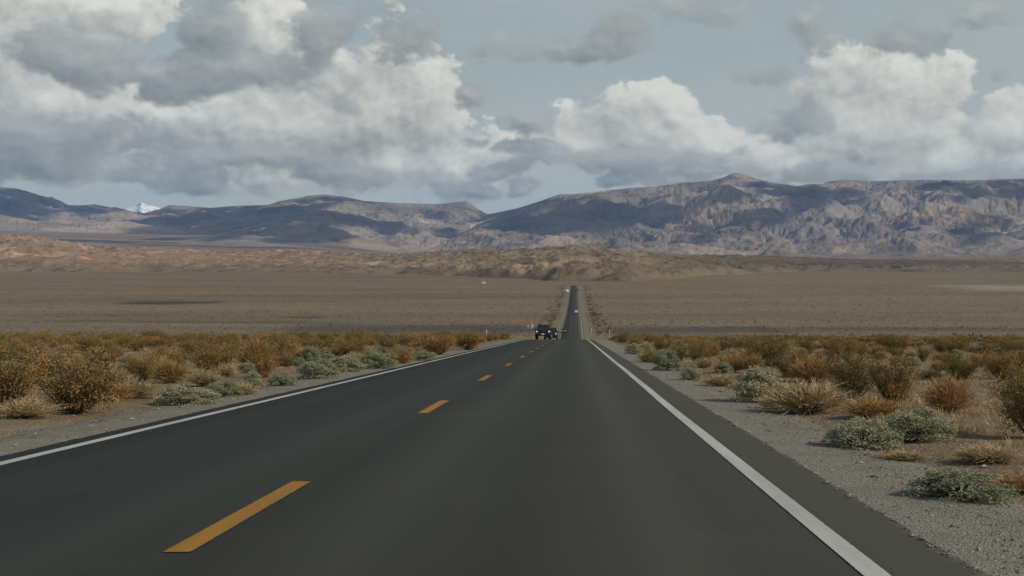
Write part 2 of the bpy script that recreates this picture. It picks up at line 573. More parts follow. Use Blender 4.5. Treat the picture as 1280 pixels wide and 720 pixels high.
# ------------------------------------------------------------------ eroded relief
def erode(h, dr, wid, iters, kf, cap, mask=None, diff=0.06):
    """water runs from row to nearer row (towards the camera side of each range) and cuts gullies; h (nr, nc)"""
    nr, nc = h.shape
    for it in range(iters):
        A = np.ones(nc)
        j = np.arange(nc)
        for i in range(nr - 1, 0, -1):
            row, nx = h[i], h[i - 1]
            w = wid[i]
            best = np.zeros(nc, int); s = (row - nx) / dr
            for q in (-6, -4, -3, -2, -1, 1, 2, 3, 4, 6):
                sh = np.full(nc, 1e9)
                if q < 0: sh[-q:] = nx[:q]
                else: sh[:-q] = nx[q:]
                sq = (row - sh) / math.hypot(dr, q * w)
                m = sq > s
                best = np.where(m, q, best); s = np.where(m, sq, s)
            ok = s > 0
            tgt = np.clip(j + best, 0, nc - 1)
            cut = np.minimum(kf * np.sqrt(A) * np.maximum(s, 0), cap)
            if mask is not None: cut = cut * mask[i]
            cut = np.minimum(cut, 0.5 * np.maximum(s, 0) * dr)
            h[i] = row - cut
            A = 1.0 + np.bincount(tgt, weights=np.where(ok, A, 0), minlength=nc)
        lap = np.zeros_like(h)
        lap[1:-1, 1:-1] = h[:-2, 1:-1] + h[2:, 1:-1] + h[1:-1, :-2] + h[1:-1, 2:] - 4 * h[1:-1, 1:-1]
        h += diff * lap
    return h


def smooth1(a, k):
    ker = np.hanning(2 * k + 3); ker /= ker.sum()
    return np.convolve(np.pad(a, k + 1, 'edge'), ker, 'valid')


def sky_curve(az, pts, cols=None):
    paz = np.array([az_of(p[0], p[1]) for p in pts]); pt = np.array([tan_of(*p) for p in pts])
    return np.interp(az, paz, pt)


def hz(py, r):
    return CAMH + (VY - py) / F * r


def build_hills():
    nc, nr = 1250, 440
    az = np.linspace(rad(-33), rad(29), nc)
    r = np.linspace(1500, 7600, nr); dr = r[1] - r[0]
    px = VX + F * np.tan(az)
    rb = np.interp(px, [-600, 0, 300, 430, 560, 640, 700, 790, 850, 930, 1000, 1280, 1600], [3400, 3500, 3300, 2750, 2350, 1950, 1700, 1650, 1850, 2600, 3000, 2950, 3000])
    rb = rb * (1 + 0.05 * fbm(px / 160.0, px * 0, 2, 71))
    rc = np.minimum(rb * 1.62, 5700) * (1 + 0.05 * fbm(px / 160.0, px * 0, 2, 72))
    sky = sky_curve(az, [(-600, 285), (-200, 290), (0, 292), (40, 294), (80, 301), (110, 306), (150, 309), (200, 309), (250, 312), (330, 313), (360, 312), (420, 314), (500, 316),
                         (560, 313), (600, 310), (650, 311), (690, 308), (720, 306), (750, 309), (800, 314), (850, 318), (900, 318), (960, 319.5),
                         (1020, 322), (1100, 324), (1180, 324.5), (1280, 326.5), (1600, 327)])
    A, R = np.meshgrid(az, r)
    x = R * np.sin(A); y = R * np.cos(A)
    base = prof(y)
    t = (R - rb) / (rc - rb)
    t = t + (1 - np.clip(t, 0, 1)) * (0.22 * ridged(x / 420, y / 520, 4, 173) + 0.10 * fbm(x / 120, y / 150, 4, 74))
    crest = CAMH + sky * rc - prof(rc * np.cos(az))
    crest = np.maximum(crest, 6)
    up = np.clip(t, 0, 1) ** 0.85 * (0.75 + 0.25 * np.clip(t, 0, 1))
    back = np.clip(1 - (t - 1) * 0.35, 0.0, 1)
    env = np.where(t < 1, up, back)
    wx = 130 * fbm(x / 420, y / 420, 3, 77); wy = 170 * fbm(x / 420, y / 420, 3, 78)
    n = 0.5 + 0.5 * ridged((x + wx + 0.25 * y) / 430.0, (y + wy) / 620.0, 5, 80)
    n2 = ridged((x - wx) / 150.0, (y + wy + 0.4 * x) / 190.0, 5, 90)
    n3 = ridged((x + .5 * wx) / 62.0, (y - .5 * wy) / 80.0, 4, 93)
    h = crest * env * (0.32 + 0.48 * n + 0.34 * n2) + 12.0 * n3 * sstep(0.0, 0.15, t)
    h = np.where(t < 0, np.minimum(h, 0), h)
    full = base + h
    wid = r * (az[1] - az[0])
    mask = sstep(0.02, 0.2, t)
    full = erode(full, dr, wid, 10, 0.05, 0.8, mask, 0.03)
    full += sstep(0.02, 0.2, t) * (1.5 * ridged(x / 28.0, y / 36.0, 3, 95))
    # keep the far outline where it stands
    mx = ((full - CAMH) / R).max(0)
    corr = smooth1(sky / mx, 14)
    k = np.clip(t, 0, 1)
    full = full * (1 + (corr - 1) * k) - 2.5 * (1 - sstep(0.0, 0.06, t))
    full[0] -= 30; full[-1] -= 300
    # colour: warm tan clay on one side, dull brown in the middle, grey olive on the other
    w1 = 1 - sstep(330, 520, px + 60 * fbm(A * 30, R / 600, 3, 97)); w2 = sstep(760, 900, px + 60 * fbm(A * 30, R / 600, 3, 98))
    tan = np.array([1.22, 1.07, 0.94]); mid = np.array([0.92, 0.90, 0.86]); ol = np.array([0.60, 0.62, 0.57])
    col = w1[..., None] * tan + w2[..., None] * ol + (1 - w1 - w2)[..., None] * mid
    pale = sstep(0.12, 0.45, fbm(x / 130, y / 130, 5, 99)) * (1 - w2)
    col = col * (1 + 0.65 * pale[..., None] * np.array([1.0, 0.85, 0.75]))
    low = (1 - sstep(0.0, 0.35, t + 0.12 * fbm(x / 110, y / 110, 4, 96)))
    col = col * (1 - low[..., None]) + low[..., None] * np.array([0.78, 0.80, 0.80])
    col = np.concatenate([col, np.ones(col.shape[:2] + (1,))], -1)
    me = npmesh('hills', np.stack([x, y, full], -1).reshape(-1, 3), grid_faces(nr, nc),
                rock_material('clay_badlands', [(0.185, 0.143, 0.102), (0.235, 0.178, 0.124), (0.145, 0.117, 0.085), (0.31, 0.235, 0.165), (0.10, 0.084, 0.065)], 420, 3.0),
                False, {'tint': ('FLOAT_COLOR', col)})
    return tag(link('hills', me), 'low gullied brown clay hills along the far edge of the plain', None, None, 'structure')


HILLS = build_hills()


RANGES = [
    # rb (foot), rc (crest), outline
    (13200, 19000, [(-600, 215), (-300, 225), (-120, 228), (-40, 233), (0, 234), (20, 235.5), (40, 241), (60, 247.5), (63, 245.5), (67, 247), (85, 257), (100, 257.5), (118, 256), (130, 258), (139, 260.5),
                    (143, 259), (165, 265), (180, 267), (200, 262), (212, 256), (235, 258), (262, 260.5), (270, 260), (300, 257.5), (335, 257), (352, 251), (385, 245), (405, 243),
                    (430, 246), (455, 252), (500, 254.5), (540, 255), (560, 257), (640, 280), (700, 305), (800, 318), (1700, 326)]),
    (9600, 14600, [(-700, 328), (180, 318), (280, 296), (330, 277), (360, 264), (390, 256), (430, 252), (470, 255), (520, 257), (555, 254.5), (570, 252.5), (583, 251.5), (590, 256), (600, 263),
                   (612, 269), (630, 285), (680, 302), (760, 320), (1700, 328)]),
    (8300, 13600, [(-700, 330), (480, 326), (540, 304), (580, 284), (600, 272), (612, 267.5), (640, 262), (660, 257), (690, 246), (697, 244), (699, 243), (720, 242.5), (745, 240), (770, 237.5), (790, 235),
                   (815, 234), (840, 231), (850, 229), (862, 228.5), (885, 227), (905, 222), (914, 217), (922, 216), (930, 218), (945, 223), (970, 229), (985, 231.5), (1000, 233), (1004, 231),
                   (1015, 230), (1030, 230.5), (1034, 228), (1055, 225), (1075, 226), (1100, 227), (1150, 225), (1200, 226), (1280, 224), (1400, 222), (1700, 230)]),
    (11000, 12300, [(-600, 250), (-200, 256), (-20, 264), (0, 267), (10, 271), (25, 272.5), (45, 279), (60, 282), (75, 279.5), (85, 278), (95, 275.5), (112, 280), (130, 279), (150, 274), (165, 272.5),
                    (180, 276), (200, 283), (215, 287), (235, 292), (260, 298), (300, 305), (400, 316), (1700, 328)]),
]
SNOW = [(-700, 330), (100, 290), (140, 266), (150, 264), (158, 260.5), (166, 258), (172, 255.5), (177, 252.5), (182, 254.5), (188, 256.5), (195, 257.5), (202, 261), (215, 266), (260, 290), (1700, 330)]


def build_mountains():
    nc, nr = 1650, 620
    az = np.linspace(rad(-32), rad(28.5), nc)
    r = np.linspace(6300, 20200, nr); dr = r[1] - r[0]
    px = VX + F * np.tan(az)
    A, R = np.meshgrid(az, r)
    x = R * np.sin(A); y = R * np.cos(A)
    wl = 1 - sstep(330, 640, px)
    py_l = np.interp(r, [6300, 8500, 11000, 13200, 20000], [317, 308, 297.5, 294, 290])
    py_r = np.interp(r, [6300, 8500, 20000], [329, 326, 322])
    apron = CAMH + (VY - (py_l[:, None] * wl + py_r[:, None] * (1 - wl))) / F * R
    apron += 6 * fbm(x / 900, y / 900, 4, 5)
    H = apron.copy()
    T = np.full_like(H, -1.0)
    wx = 700 * fbm(x / 2400, y / 2400, 4, 31); wy = 900 * fbm(x / 2400, y / 2400, 4, 32)
    n1 = ridged((x + wx) / 2300, (y + wy) / 2900, 6, 41, 0.50)
    n2 = ridged((x - wx + 0.5 * y) / 1000, (y + wy - 0.3 * x) / 900, 5, 42, 0.52)
    n3 = 1.6 * ridged((x + .3 * wx) / 430, (y - .3 * wy) / 400, 5, 43, 0.55) + fbm(x / 240, y / 240, 4, 49)
    for k, (rb, rc, pts) in enumerate(RANGES):
        sky = smooth1(sky_curve(az, pts), 2) + 0.00055 * fbm(px / 7.0, px * 0 + k, 3, 44 + k)
        rbv = rb * (1 + 0.05 * fbm(px / 220.0, px * 0 + k, 2, 45 + k))
        rcv = rc * (1 + 0.02 * fbm(px / 110.0, px * 0 + k, 2, 47 + k))
        C = CAMH + sky * rcv
        ib = np.clip(((rbv - r[0]) / dr).astype(int), 0, nr - 1)
        B = apron[ib, np.arange(nc)]
        rise = np.maximum(C - B, -60)
        t = (R - rbv) / (rcv - rbv)
        t = t + (1 - np.clip(t, 0, 1)) ** 1.5 * (0.10 * n1 + 0.05 * n2)
        tc = np.clip(t, 0, 1)
        shape = 0.62 * tc ** 1.25 + 0.38 * sstep(0, 1, tc)
        amp = 4 * tc * (1 - tc)
        rel = np.maximum(smooth1(rise, 40), 0)
        rs = smooth1(rise, 70)
        rise = np.maximum(rs + (rise - rs) * sstep(0.78, 1.0, t), 0)
        h = np.where(R < rbv, np.minimum(B, apron), B) + rise * shape + amp * rel * (0.115 * n1 + 0.068 * n2 + 0.036 * n3) - amp * rel * 0.05
        h = np.where(t > 1, C - (R - rcv) * 0.42 - (t - 1) * rel * 0.15, h)
        h = np.where(t < 0, -500, h)
        T = np.where(h > H, t, T)
        H = np.maximum(H, h)
    wid = r * (az[1] - az[0])
    H = erode(H, dr, wid, 10, 0.22, 3.5, sstep(0.03, 0.22, T), 0.03)
    H += sstep(0.0, 0.2, T) * (1 - sstep(0.85, 1.0, T)) * (16 * ridged((x + .2 * wx) / 230, (y + .2 * wy) / 200, 5, 48, .6))
    # hold the outline at the traced height
    tgt = np.full(nc, -1.0)
    for rb, rc, pts in RANGES:
        tgt = np.maximum(tgt, sky_curve(az, pts))
    mx = ((H - CAMH) / R).max(0)
    corr = smooth1(tgt / mx, 3)
    H = H * (1 + (corr - 1) * sstep(0.72, 1.0, T))
    H = np.minimum(H, CAMH + R * (smooth1(tgt, 2) + 0.0004))
    H[0] -= 40; H[-1] -= 800
    g = fbm(x / 1500, y / 1500, 5, 61); g2 = fbm(x / 420, y / 420, 5, 62)
    col = np.ones(H.shape + (3,))
    warm = sstep(-0.15, 0.25, g)[..., None]
    col = col * (1 - warm) + warm * np.array([1.07, 0.99, 0.88])
    pale = (sstep(0.17, 0.42, g2) * sstep(-0.1, 0.3, fbm(x / 2200, y / 2200, 3, 63)))[..., None]
    col = col * (1 + 0.75 * pale * np.array([1.0, 0.95, 0.85]))
    grey = sstep(0.1, 0.35, fbm(x / 800, y / 800, 4, 64))[..., None]
    col = col * (1 - 0.35 * grey * np.array([1.0, 0.92, 0.85]))
    ap = (1 - sstep(-0.02, 0.06, T))[..., None]
    col = col * (1 - ap) + ap * (np.array([0.95, 0.86, 0.74]) * (1 + 0.35 * fbm(x / 1500, y / 320, 5, 65)[..., None]))
    # darker flats on the valley floor at one end
    dk = (sstep(-0.05, 0.2, fbm(x / 2600, y / 500, 4, 66)) * sstep(6900, 7600, R) * (1 - sstep(9300, 10200, R)) * wl)[..., None] * ap
    col = col * (1 - 0.55 * dk)
    # paler foothills of the nearest small range
    f0 = ((R > 10300) & (R < 12500) & (T >= 0))[..., None] * (1 - sstep(215, 300, px))[None, :, None] * sstep(20, 75, px)[None, :, None]
    col = col * (1 + 0.55 * f0 * np.array([1.0, 0.95, 0.88]))
    col = np.concatenate([col, np.ones(H.shape + (1,))], -1)
    rock = rock_material('mountain_rock', [(0.20, 0.172, 0.15), (0.275, 0.232, 0.192), (0.155, 0.138, 0.126), (0.38, 0.33, 0.27), (0.115, 0.106, 0.10)], 1500, 1.6)
    me = npmesh('mountains', np.stack([x, y, H], -1).reshape(-1, 3), grid_faces(nr, nc), rock, False, {'tint': ('FLOAT_COLOR', col)})
    o = tag(link('mountains', me), 'long barren grey brown mountain range behind the hills', None, None, 'structure')
    # the snowy summit beyond the notch
    nc2, nr2 = 260, 90
    a2 = np.linspace(az_of(90), az_of(270), nc2); r2 = np.linspace(20600, 23500, nr2)
    A2, R2 = np.meshgrid(a2, r2)
    x2 = R2 * np.sin(A2); y2 = R2 * np.cos(A2)
    p2 = VX + F * np.tan(a2)
    s2 = sky_curve(a2, SNOW) + 0.0003 * fbm(p2 / 9.0, p2 * 0, 3, 81)
    t2 = (R2 - 20600) / 1900
    C2 = CAMH + s2 * 22500
    h2 = 1300 + (C2 - 1300) * np.where(t2 < 1, np.clip(t2, 0, 1), 1 - 0.9 * (t2 - 1)) + 4 * np.clip(t2, 0, 1) * np.clip(1 - t2, 0, 1) * 45 * ridged(x2 / 420, y2 / 260, 5, 82, 0.55)
    h2 = erode(h2, r2[1] - r2[0], r2 * (a2[1] - a2[0]), 3, 1.0, 6.0, None, 0.04)
    m, k, b, out = mat('snow_and_rock')
    geo = k.node('ShaderNodeNewGeometry')
    nz = k.node('ShaderNodeSeparateXYZ', {0: geo.outputs['Normal']}).outputs[2]
    nn = k.noise(geo.outputs['Position'], 1 / 160, 6, 0.7)
    snow = k.ramp(k.math('ADD', nz, k.math('MULTIPLY', k.math('SUBTRACT', nn, 0.5), 1.3)), 0.66, 0.82)
    k.set(b.inputs['Base Color'], k.mix(snow, (0.12, 0.11, 0.11), (0.86, 0.87, 0.88)))
    b.inputs['Roughness'].default_value = 0.9
    me2 = npmesh('snowy_mountain', np.stack([x2, y2, h2], -1).reshape(-1, 3), grid_faces(nr2, nc2), m, False)
    tag(link('snowy_mountain', me2), 'small snow covered summit showing in the notch of the dark range', None, None, 'structure')
    return o, az, r, H


MOUNTAINS, M_AZ, M_R, M_H = build_mountains()

# ------------------------------------------------------------------ sun and sky
SUN_AZ, SUN_EL = rad(112), rad(33)
SDIR = Vector((math.cos(SUN_EL) * math.sin(SUN_AZ), math.cos(SUN_EL) * math.cos(SUN_AZ), math.sin(SUN_EL)))
sl = bpy.data.lights.new('sun', 'SUN')
sl.energy = 3.7
sl.color = (1.0, 0.915, 0.76)
sl.angle = rad(0.5)
so = bpy.data.objects.new('sun', sl)
COL.objects.link(so)
so.rotation_euler = (-SDIR).to_track_quat('-Z', 'Y').to_euler()


def a_e(px, py):
    d = ray(px, py)
    return math.atan2(d.x, d.y) * F + VX, VY - math.asin(d.z) * F


def density_group(name, blobs, amp, vor_amp, base_scale, seed):
    g = bpy.data.node_groups.new(name, 'ShaderNodeTree')
    g.interface.new_socket('Vector', in_out='INPUT', socket_type='NodeSocketVector')
    g.interface.new_socket('Density', in_out='OUTPUT', socket_type='NodeSocketFloat')
    k = NT(g)
    gi = k.node('NodeGroupInput'); go = k.node('NodeGroupOutput')
    p = gi.outputs[0]
    wn = k.noise(k.vmath('ADD', k.scale(p, (1, 1.25, 0)), (seed * 311.0, seed * 97.0, seed)), 1 / 60.0, 3, 0.6, color=True)
    w = k.vmath('MULTIPLY', k.vmath('SUBTRACT', wn, (0.5, 0.5, 0.5)), (54, 34, 0))
    q = k.vmath('ADD', p, w)
    acc = None
    for (px, py, rx, ry, am) in blobs:
        cx, cy = a_e(px, py)
        ln = k.vmath('LENGTH', k.vmath('MULTIPLY_ADD', q, (1 / rx, 1 / ry, 0), (-cx / rx, -cy / ry, 0)))
        d = k.math('MULTIPLY_ADD', ln, -am, am)
        acc = d if acc is None else k.math('SMOOTH_MAX', acc, d, 0.22)
    f1 = k.noise(k.vmath('ADD', k.scale(p, (1, 1.3, 0)), (seed * 53.0, seed * 71.0, seed * 2.0)), 1 / base_scale, 10, 0.62)
    v = k.n.new('ShaderNodeTexVoronoi'); v.feature = 'F1'; v.normalize = True
    k.set(v.inputs['Vector'], k.vmath('ADD', q, (0, 0, 0))); v.inputs['Scale'].default_value = 1 / 30.0
    v.inputs['Detail'].default_value = 3.0; v.inputs['Roughness'].default_value = 0.55
    puff = k.math('SUBTRACT', 0.42, v.outputs['Distance'])
    d = k.math('ADD', acc, k.math('MULTIPLY', k.math('SUBTRACT', f1, 0.5), amp))
    d = k.math('ADD', d, k.math('MULTIPLY', puff, vor_amp))
    k.l.new(d, go.inputs[0])
    return g


BRIGHT = [  # sunlit cumulus: centre x, y, half width, half height, strength
    (20, 50, 130, 110, 1.0), (120, 5, 130, 40, .8), (335, 45, 60, 75, .95), (400, 65, 80, 40, .8), (60, 130, 190, 60, 1.0), (210, 145, 220, 62, 1.1), (350, 150, 200, 62, 1.0), (470, 130, 110, 80, .95), (540, 165, 60, 50, .75),
    (480, 70, 70, 55, .55), (575, 220, 80, 42, .95), (500, 205, 150, 40, .9), (600, 190, 80, 36, .6), (530, 100, 60, 60, .6), (380, 225, 120, 26, .5), (20, 190, 200, 40, .6),
    (800, 158, 95, 62, 1.0), (740, 185, 95, 38, .75), (890, 180, 100, 52, .9), (960, 195, 90, 40, .8), (845, 140, 50, 45, .8),
    (1100, 150, 135, 92, 1.25), (1150, 125, 90, 62, 1.0), (1060, 185, 130, 60, 1.0), (1190, 195, 130, 44, 1.0), (1270, 165, 80, 70, 1.05), (1290, 205, 150, 50, 1.0), (1000, 205, 120, 30, .8), (880, 205, 140, 26, .6),
    (1450, 170, 160, 90, 1.0), (-200, 120, 200, 130, 1.0),
]
DARK = [   # shaded cloud and flat bases
    (110, 72, 115, 42, .95), (200, 85, 150, 42, 1.0), (290, 88, 110, 34, .9), (265, 30, 62, 55, 1.1), (400, 32, 70, 42, .85), (380, 80, 70, 28, .6), (450, 20, 60, 30, .5), (500, 45, 90, 34, .35),
    (60, 165, 150, 26, .8), (60, 195, 150, 40, 1.0), (180, 220, 150, 28, .85), (240, 195, 110, 24, .6), (320, 195, 120, 24, .95), (430, 215, 110, 20, .7), (500, 230, 80, 22, .55), (560, 240, 80, 22, .55),
    (330, 240, 55, 18, .45), (635, 185, 45, 16, .85), (662, 152, 42, 22, .85), (600, 178, 42, 17, .6), (660, 232, 42, 15, .9), (425, 130, 40, 26, .6), (615, 212, 60, 15, .65), (530, 215, 80, 22, .6), (700, 188, 36, 15, .6), (590, 240, 46, 13, .8), (520, 60, 90, 40, .6), (590, 120, 30, 16, .6), (735, 120, 26, 13, .8),
    (705, 58, 120, 27, .9), (650, 68, 70, 20, .75), (1016, 28, 38, 26, .75), (1042, 50, 28, 19, .75), (950, 97, 40, 24, .7), (1250, 95, 30, 28, .65), (865, 15, 80, 32, .55), (1130, 54, 60, 20, .55), (1230, 10, 90, 22, .55), (780, 30, 60, 20, .5),
    (740, 200, 90, 20, .75), (850, 200, 110, 22, .6), (765, 224, 36, 12, .65), (900, 218, 110, 14, .65), (1000, 165, 50, 60, .55), (1060, 214, 130, 22, .75), (1200, 222, 160, 20, .85), (1320, 222, 140, 22, .85),
    (-150, 200, 150, 60, .8),
]
SKY_HI, SKY_LO = (0.405, 0.457, 0.422), (0.60, 0.635, 0.525)


def build_world():
    w = bpy.data.worlds.new('World')
    SC.world = w
    w.use_nodes = True
    t = w.node_tree
    t.nodes.clear()
    k = NT(t)
    out = k.node('ShaderNodeOutputWorld')
    bg = k.node('ShaderNodeBackground', {'Strength': 0.1})
    k.l.new(bg.outputs[0], out.inputs[0])
    sky = k.n.new('ShaderNodeTexSky')
    sky.sky_type = 'NISHITA'; sky.sun_disc = False
    sky.sun_elevation = SUN_EL; sky.sun_rotation = SUN_AZ
    sky.air_density = 1.0; sky.dust_density = 1.5
    d = k.node('ShaderNodeTexCoord').outputs['Generated']
    s = k.node('ShaderNodeSeparateXYZ', {0: d}).outputs
    a = k.math('MULTIPLY_ADD', k.math('ARCTAN2', s[0], s[1]), F, VX)
    e = k.math('MULTIPLY_ADD', k.math('ARCSINE', s[2]), -F, VY)
    P = k.node('ShaderNodeCombineXYZ', {0: a, 1: e, 2: 0.0}).outputs[0]
    # thin high veil: streaks of cirrostratus over the blue
    st = k.noise(k.scale(P, (1 / 420, 1 / 90, 0)), 1.0, 6, 0.58, 0.5)
    st2 = k.noise(k.scale(P, (1 / 900, 1 / 260, 0)), 1.0, 3, 0.5)
    el = k.ramp(e, -60, 300)
    veil = k.mix(el, tuple(10 * c for c in SKY_HI), tuple(10 * c for c in SKY_LO))
    veil = k.mix(k.math('MULTIPLY', k.ramp(st, 0.40, 0.68), 0.5), veil, (5.0, 5.45, 5.2))
    clearup = k.ramp(e, -470, -60, to=(0.25, 1.0))
    base = k.mix(k.math('MULTIPLY', clearup, k.math('ADD', 0.76, k.math('MULTIPLY', k.ramp(st2, 0.35, 0.65), 0.2))), sky.outputs[0], veil)

    def layer(name, blobs, amp, vor, bs, seed, base_col, off, kk, cols, edge, under):
        g = density_group(name, blobs, amp, vor, bs, seed)

        def D(vec):
            n = k.n.new('ShaderNodeGroup'); n.node_tree = g
            k.set(n.inputs[0], vec)
            return n.outputs[0]
        d0 = D(P)
        d1 = D(k.vmath('ADD', P, (off[0], off[1], 0)))
        d2 = D(k.vmath('ADD', P, (off[0] * .3, off[1] * .3, 0)))
        lit = k.math('MULTIPLY_ADD', k.math('SUBTRACT', d0, d1), kk, 0.46)
        lit = k.math('MULTIPLY_ADD', k.math('SUBTRACT', d0, d2), kk * 0.9, lit)
        thick = k.ramp(d0, 0.15, 0.9)
        lit = k.math('SUBTRACT', lit, k.math('MULTIPLY', thick, under), clamp=True)
        col = k.mix(lit, tuple(10 * c for c in cols[0]), tuple(10 * c for c in cols[1]))
        al = k.ramp(d0, edge[0], edge[1])
        return k.mix(k.math('MULTIPLY', al, edge[2]), base_col, col)
    c = layer('bright_cloud', BRIGHT, 2.1, 0.55, 105.0, 1.0, base, (24, -30), 0.66, ((0.355, 0.368, 0.32), (0.86, 0.85, 0.725)), (0.16, 0.30, 1.0), 0.02)
    c = layer('shaded_cloud', DARK, 2.4, 0.30, 85.0, 4.0, c, (18, -24), 0.55, ((0.215, 0.230, 0.203), (0.50, 0.512, 0.46)), (0.14, 0.52, 0.94), 0.14)
    k.l.new(c, bg.inputs['Color'])
    try:
        w.cycles.sampling_method = 'MANUAL'
        w.cycles.sample_map_resolution = 512
    except Exception:
        pass


build_world()


# ------------------------------------------------------------------ unseen solid cloud puffs, added overhead to throw shadows on the range
def surface_point(px, py):
    d = ray(px, py)
    a = math.atan2(d.x, d.y); tn = d.z / math.hypot(d.x, d.y)
    j = int(np.clip(np.searchsorted(M_AZ, a), 0, len(M_AZ) - 1))
    ok = np.nonzero((M_H[:, j] - CAMH) / M_R >= tn)[0]
    i = int(ok[0]) if len(ok) else int(np.argmax(M_H[:, j] / M_R))
    r = M_R[i]
    return Vector((r * math.sin(a), r * math.cos(a), M_H[i, j]))


def build_cloud_blockers():
    V, Fc = [], []
    base_v, base_f = [], []
    nu, nv = 22, 11
    for i in range(nv + 1):
        th = math.pi * i / nv
        for j in range(nu):
            ph = 2 * math.pi * j / nu
            base_v.append((math.sin(th) * math.cos(ph), math.sin(th) * math.sin(ph), math.cos(th)))
    base_v = np.array(base_v)
    base_f = grid_faces(nv + 1, nu, True)
    n = 0
    r2 = np.random.default_rng(3)

    def puff(c, ax, ay, sx, sy, sz):
        nonlocal n
        bv = base_v * (1 + 0.28 * gnoise(base_v[:, 0] * 2.1 + c[0] / 300, base_v[:, 1] * 2.1 + base_v[:, 2] + c[1] / 300, 5))[:, None]
        p = np.array(c) + bv[:, :1] * sx * np.array(ax) + bv[:, 1:2] * sy * np.array(ay) + bv[:, 2:] * np.array((0, 0, sz))
        V.append(p); Fc.append(base_f + n); n += len(p)

    def shade(x0, x1, y0, y1, cnt, alt=7600, fill=1.0):
        """cloud puffs standing on the sun's rays to the patch of slope seen between these photo coordinates"""
        for _ in range(cnt):
            u = r2.random(); v = r2.random()
            if (2 * u - 1) ** 2 + (2 * v - 1) ** 2 > 1.05: continue
            p = surface_point(x0 + (x1 - x0) * u, y0 + (y1 - y0) * v)
            tt = (alt + r2.normal() * 150 - p.z) / SDIR.z
            c = p + SDIR * tt
            s = fill * (0.20 + 0.14 * r2.random()) * min(x1 - x0, 2.2 * (y1 - y0)) / F * p.y
            puff(c, (1, 0, 0), (0, 1, 0), s * 1.25, s * 2.2, s * 0.35)
    for reg in CLOUD_SHADES:
        shade(*reg)
    me = npmesh('cloud_blockers', np.concatenate(V), np.concatenate(Fc), simple('cloud_blocker_white', (0.85, 0.86, 0.88), 1.0, spec=0.0, var=0.03), True)
    return tag(link('cloud_blockers', me), 'unseen white cloud puffs added to cast shadows on the range', None, None, 'structure')


CLOUD_SHADES = [
    (-60, 70, 236, 272, 40), (50, 170, 250, 268, 36), (180, 330, 258, 300, 60), (290, 430, 262, 302, 60), (340, 470, 244, 256, 34),
    (595, 720, 264, 290, 26), (690, 850, 258, 284, 28), (600, 720, 246, 262, 18), (470, 510, 275, 294, 12), (545, 575, 287, 298, 10), (530, 560, 265, 275, 8),
    (915, 1000, 222, 246, 18), (990, 1080, 230, 258, 20), (1150, 1270, 228, 248, 18), (1190, 1270, 280, 302, 14), (905, 930, 232, 246, 8), (860, 890, 286, 302, 10), (930, 990, 260, 280, 10), (1210, 1240, 262, 285, 8),
]
CLOUD_BLOCKERS = build_cloud_blockers()


# ------------------------------------------------------------------ haze
def build_haze():
    x0, x1, y0, y1, z0, z1 = -30000, 30000, -12000, 26000, -6.0, 2350
    v = np.array([(x, y, z) for z in (z0, z1) for y in (y0, y1) for x in (x0, x1)], float)
    f = np.array([(0, 2, 3, 1), (4, 5, 7, 6), (0, 1, 5, 4), (2, 6, 7, 3), (0, 4, 6, 2), (1, 3, 7, 5)])
    m = bpy.data.materials.new('haze_air'); m.use_nodes = True
    t = m.node_tree; t.nodes.clear(); k = NT(t)
    out = k.node('ShaderNodeOutputMaterial')
    pv = k.node('ShaderNodeVolumePrincipled', {'Color': (0.30, 0.53, 1.0), 'Density': HAZE_D, 'Anisotropy': 0.0})
    k.l.new(pv.outputs[0], out.inputs['Volume'])
    o = link('haze', npmesh('haze', v, f, m))
    return tag(o, 'thin bluish desert haze filling the valley air', None, None, 'stuff')


HAZE_D = 2.9e-5
EXPOSURE = 0.0
build_haze()


# ------------------------------------------------------------------ shrubs
def tube_path(P, r0, r1, n=4):
    """thin tapering stem along the points P"""
    P = np.asarray(P, float); m = len(P)
    T = np.gradient(P, axis=0); T /= np.linalg.norm(T, axis=1)[:, None] + 1e-9
    up = np.array([0.31, 0.17, 0.93]); U = np.cross(T, up); U /= np.linalg.norm(U, axis=1)[:, None] + 1e-9
    W = np.cross(T, U)
    rr = np.linspace(r0, r1, m)[:, None]
    ring = []
    for q in range(n):
        a = 2 * math.pi * q / n
        ring.append(P + rr * (math.cos(a) * U + math.sin(a) * W))
    V = np.stack(ring, 1).reshape(-1, 3)
    return V, grid_faces(m, n, True)


class Soup:
    def __init__(self):
        self.v, self.f, self.t, self.n = [], [], [], 0

    def add(self, v, f, tone=0.5):
        self.v.append(v); self.f.append(f + self.n)
        self.t.append(np.full(len(v), tone) if np.isscalar(tone) else tone); self.n += len(v)

    def mesh(self, name, material, smooth=False):
        return npmesh(name, np.concatenate(self.v), np.concatenate(self.f), material, smooth, {'tone': ('FLOAT', np.concatenate(self.t))})


def leaves(r, C, size, aspect, tone, updir=0.0):
    """one small diamond leaf at each centre"""
    n = len(C)
    u = r.normal(size=(n, 3)); u[:, 2] += updir; u /= np.linalg.norm(u, axis=1)[:, None]
    w = r.normal(size=(n, 3)); w -= (w * u).sum(1)[:, None] * u; w /= np.linalg.norm(w, axis=1)[:, None]
    s = size * (0.6 + 0.8 * r.random(n))[:, None]
    V = np.stack([C - u * s, C + w * s * aspect, C + u * s, C - w * s * aspect], 1).reshape(-1, 3)
    f = np.arange(4 * n).reshape(n, 4)
    return V, f, np.repeat(tone, 4)


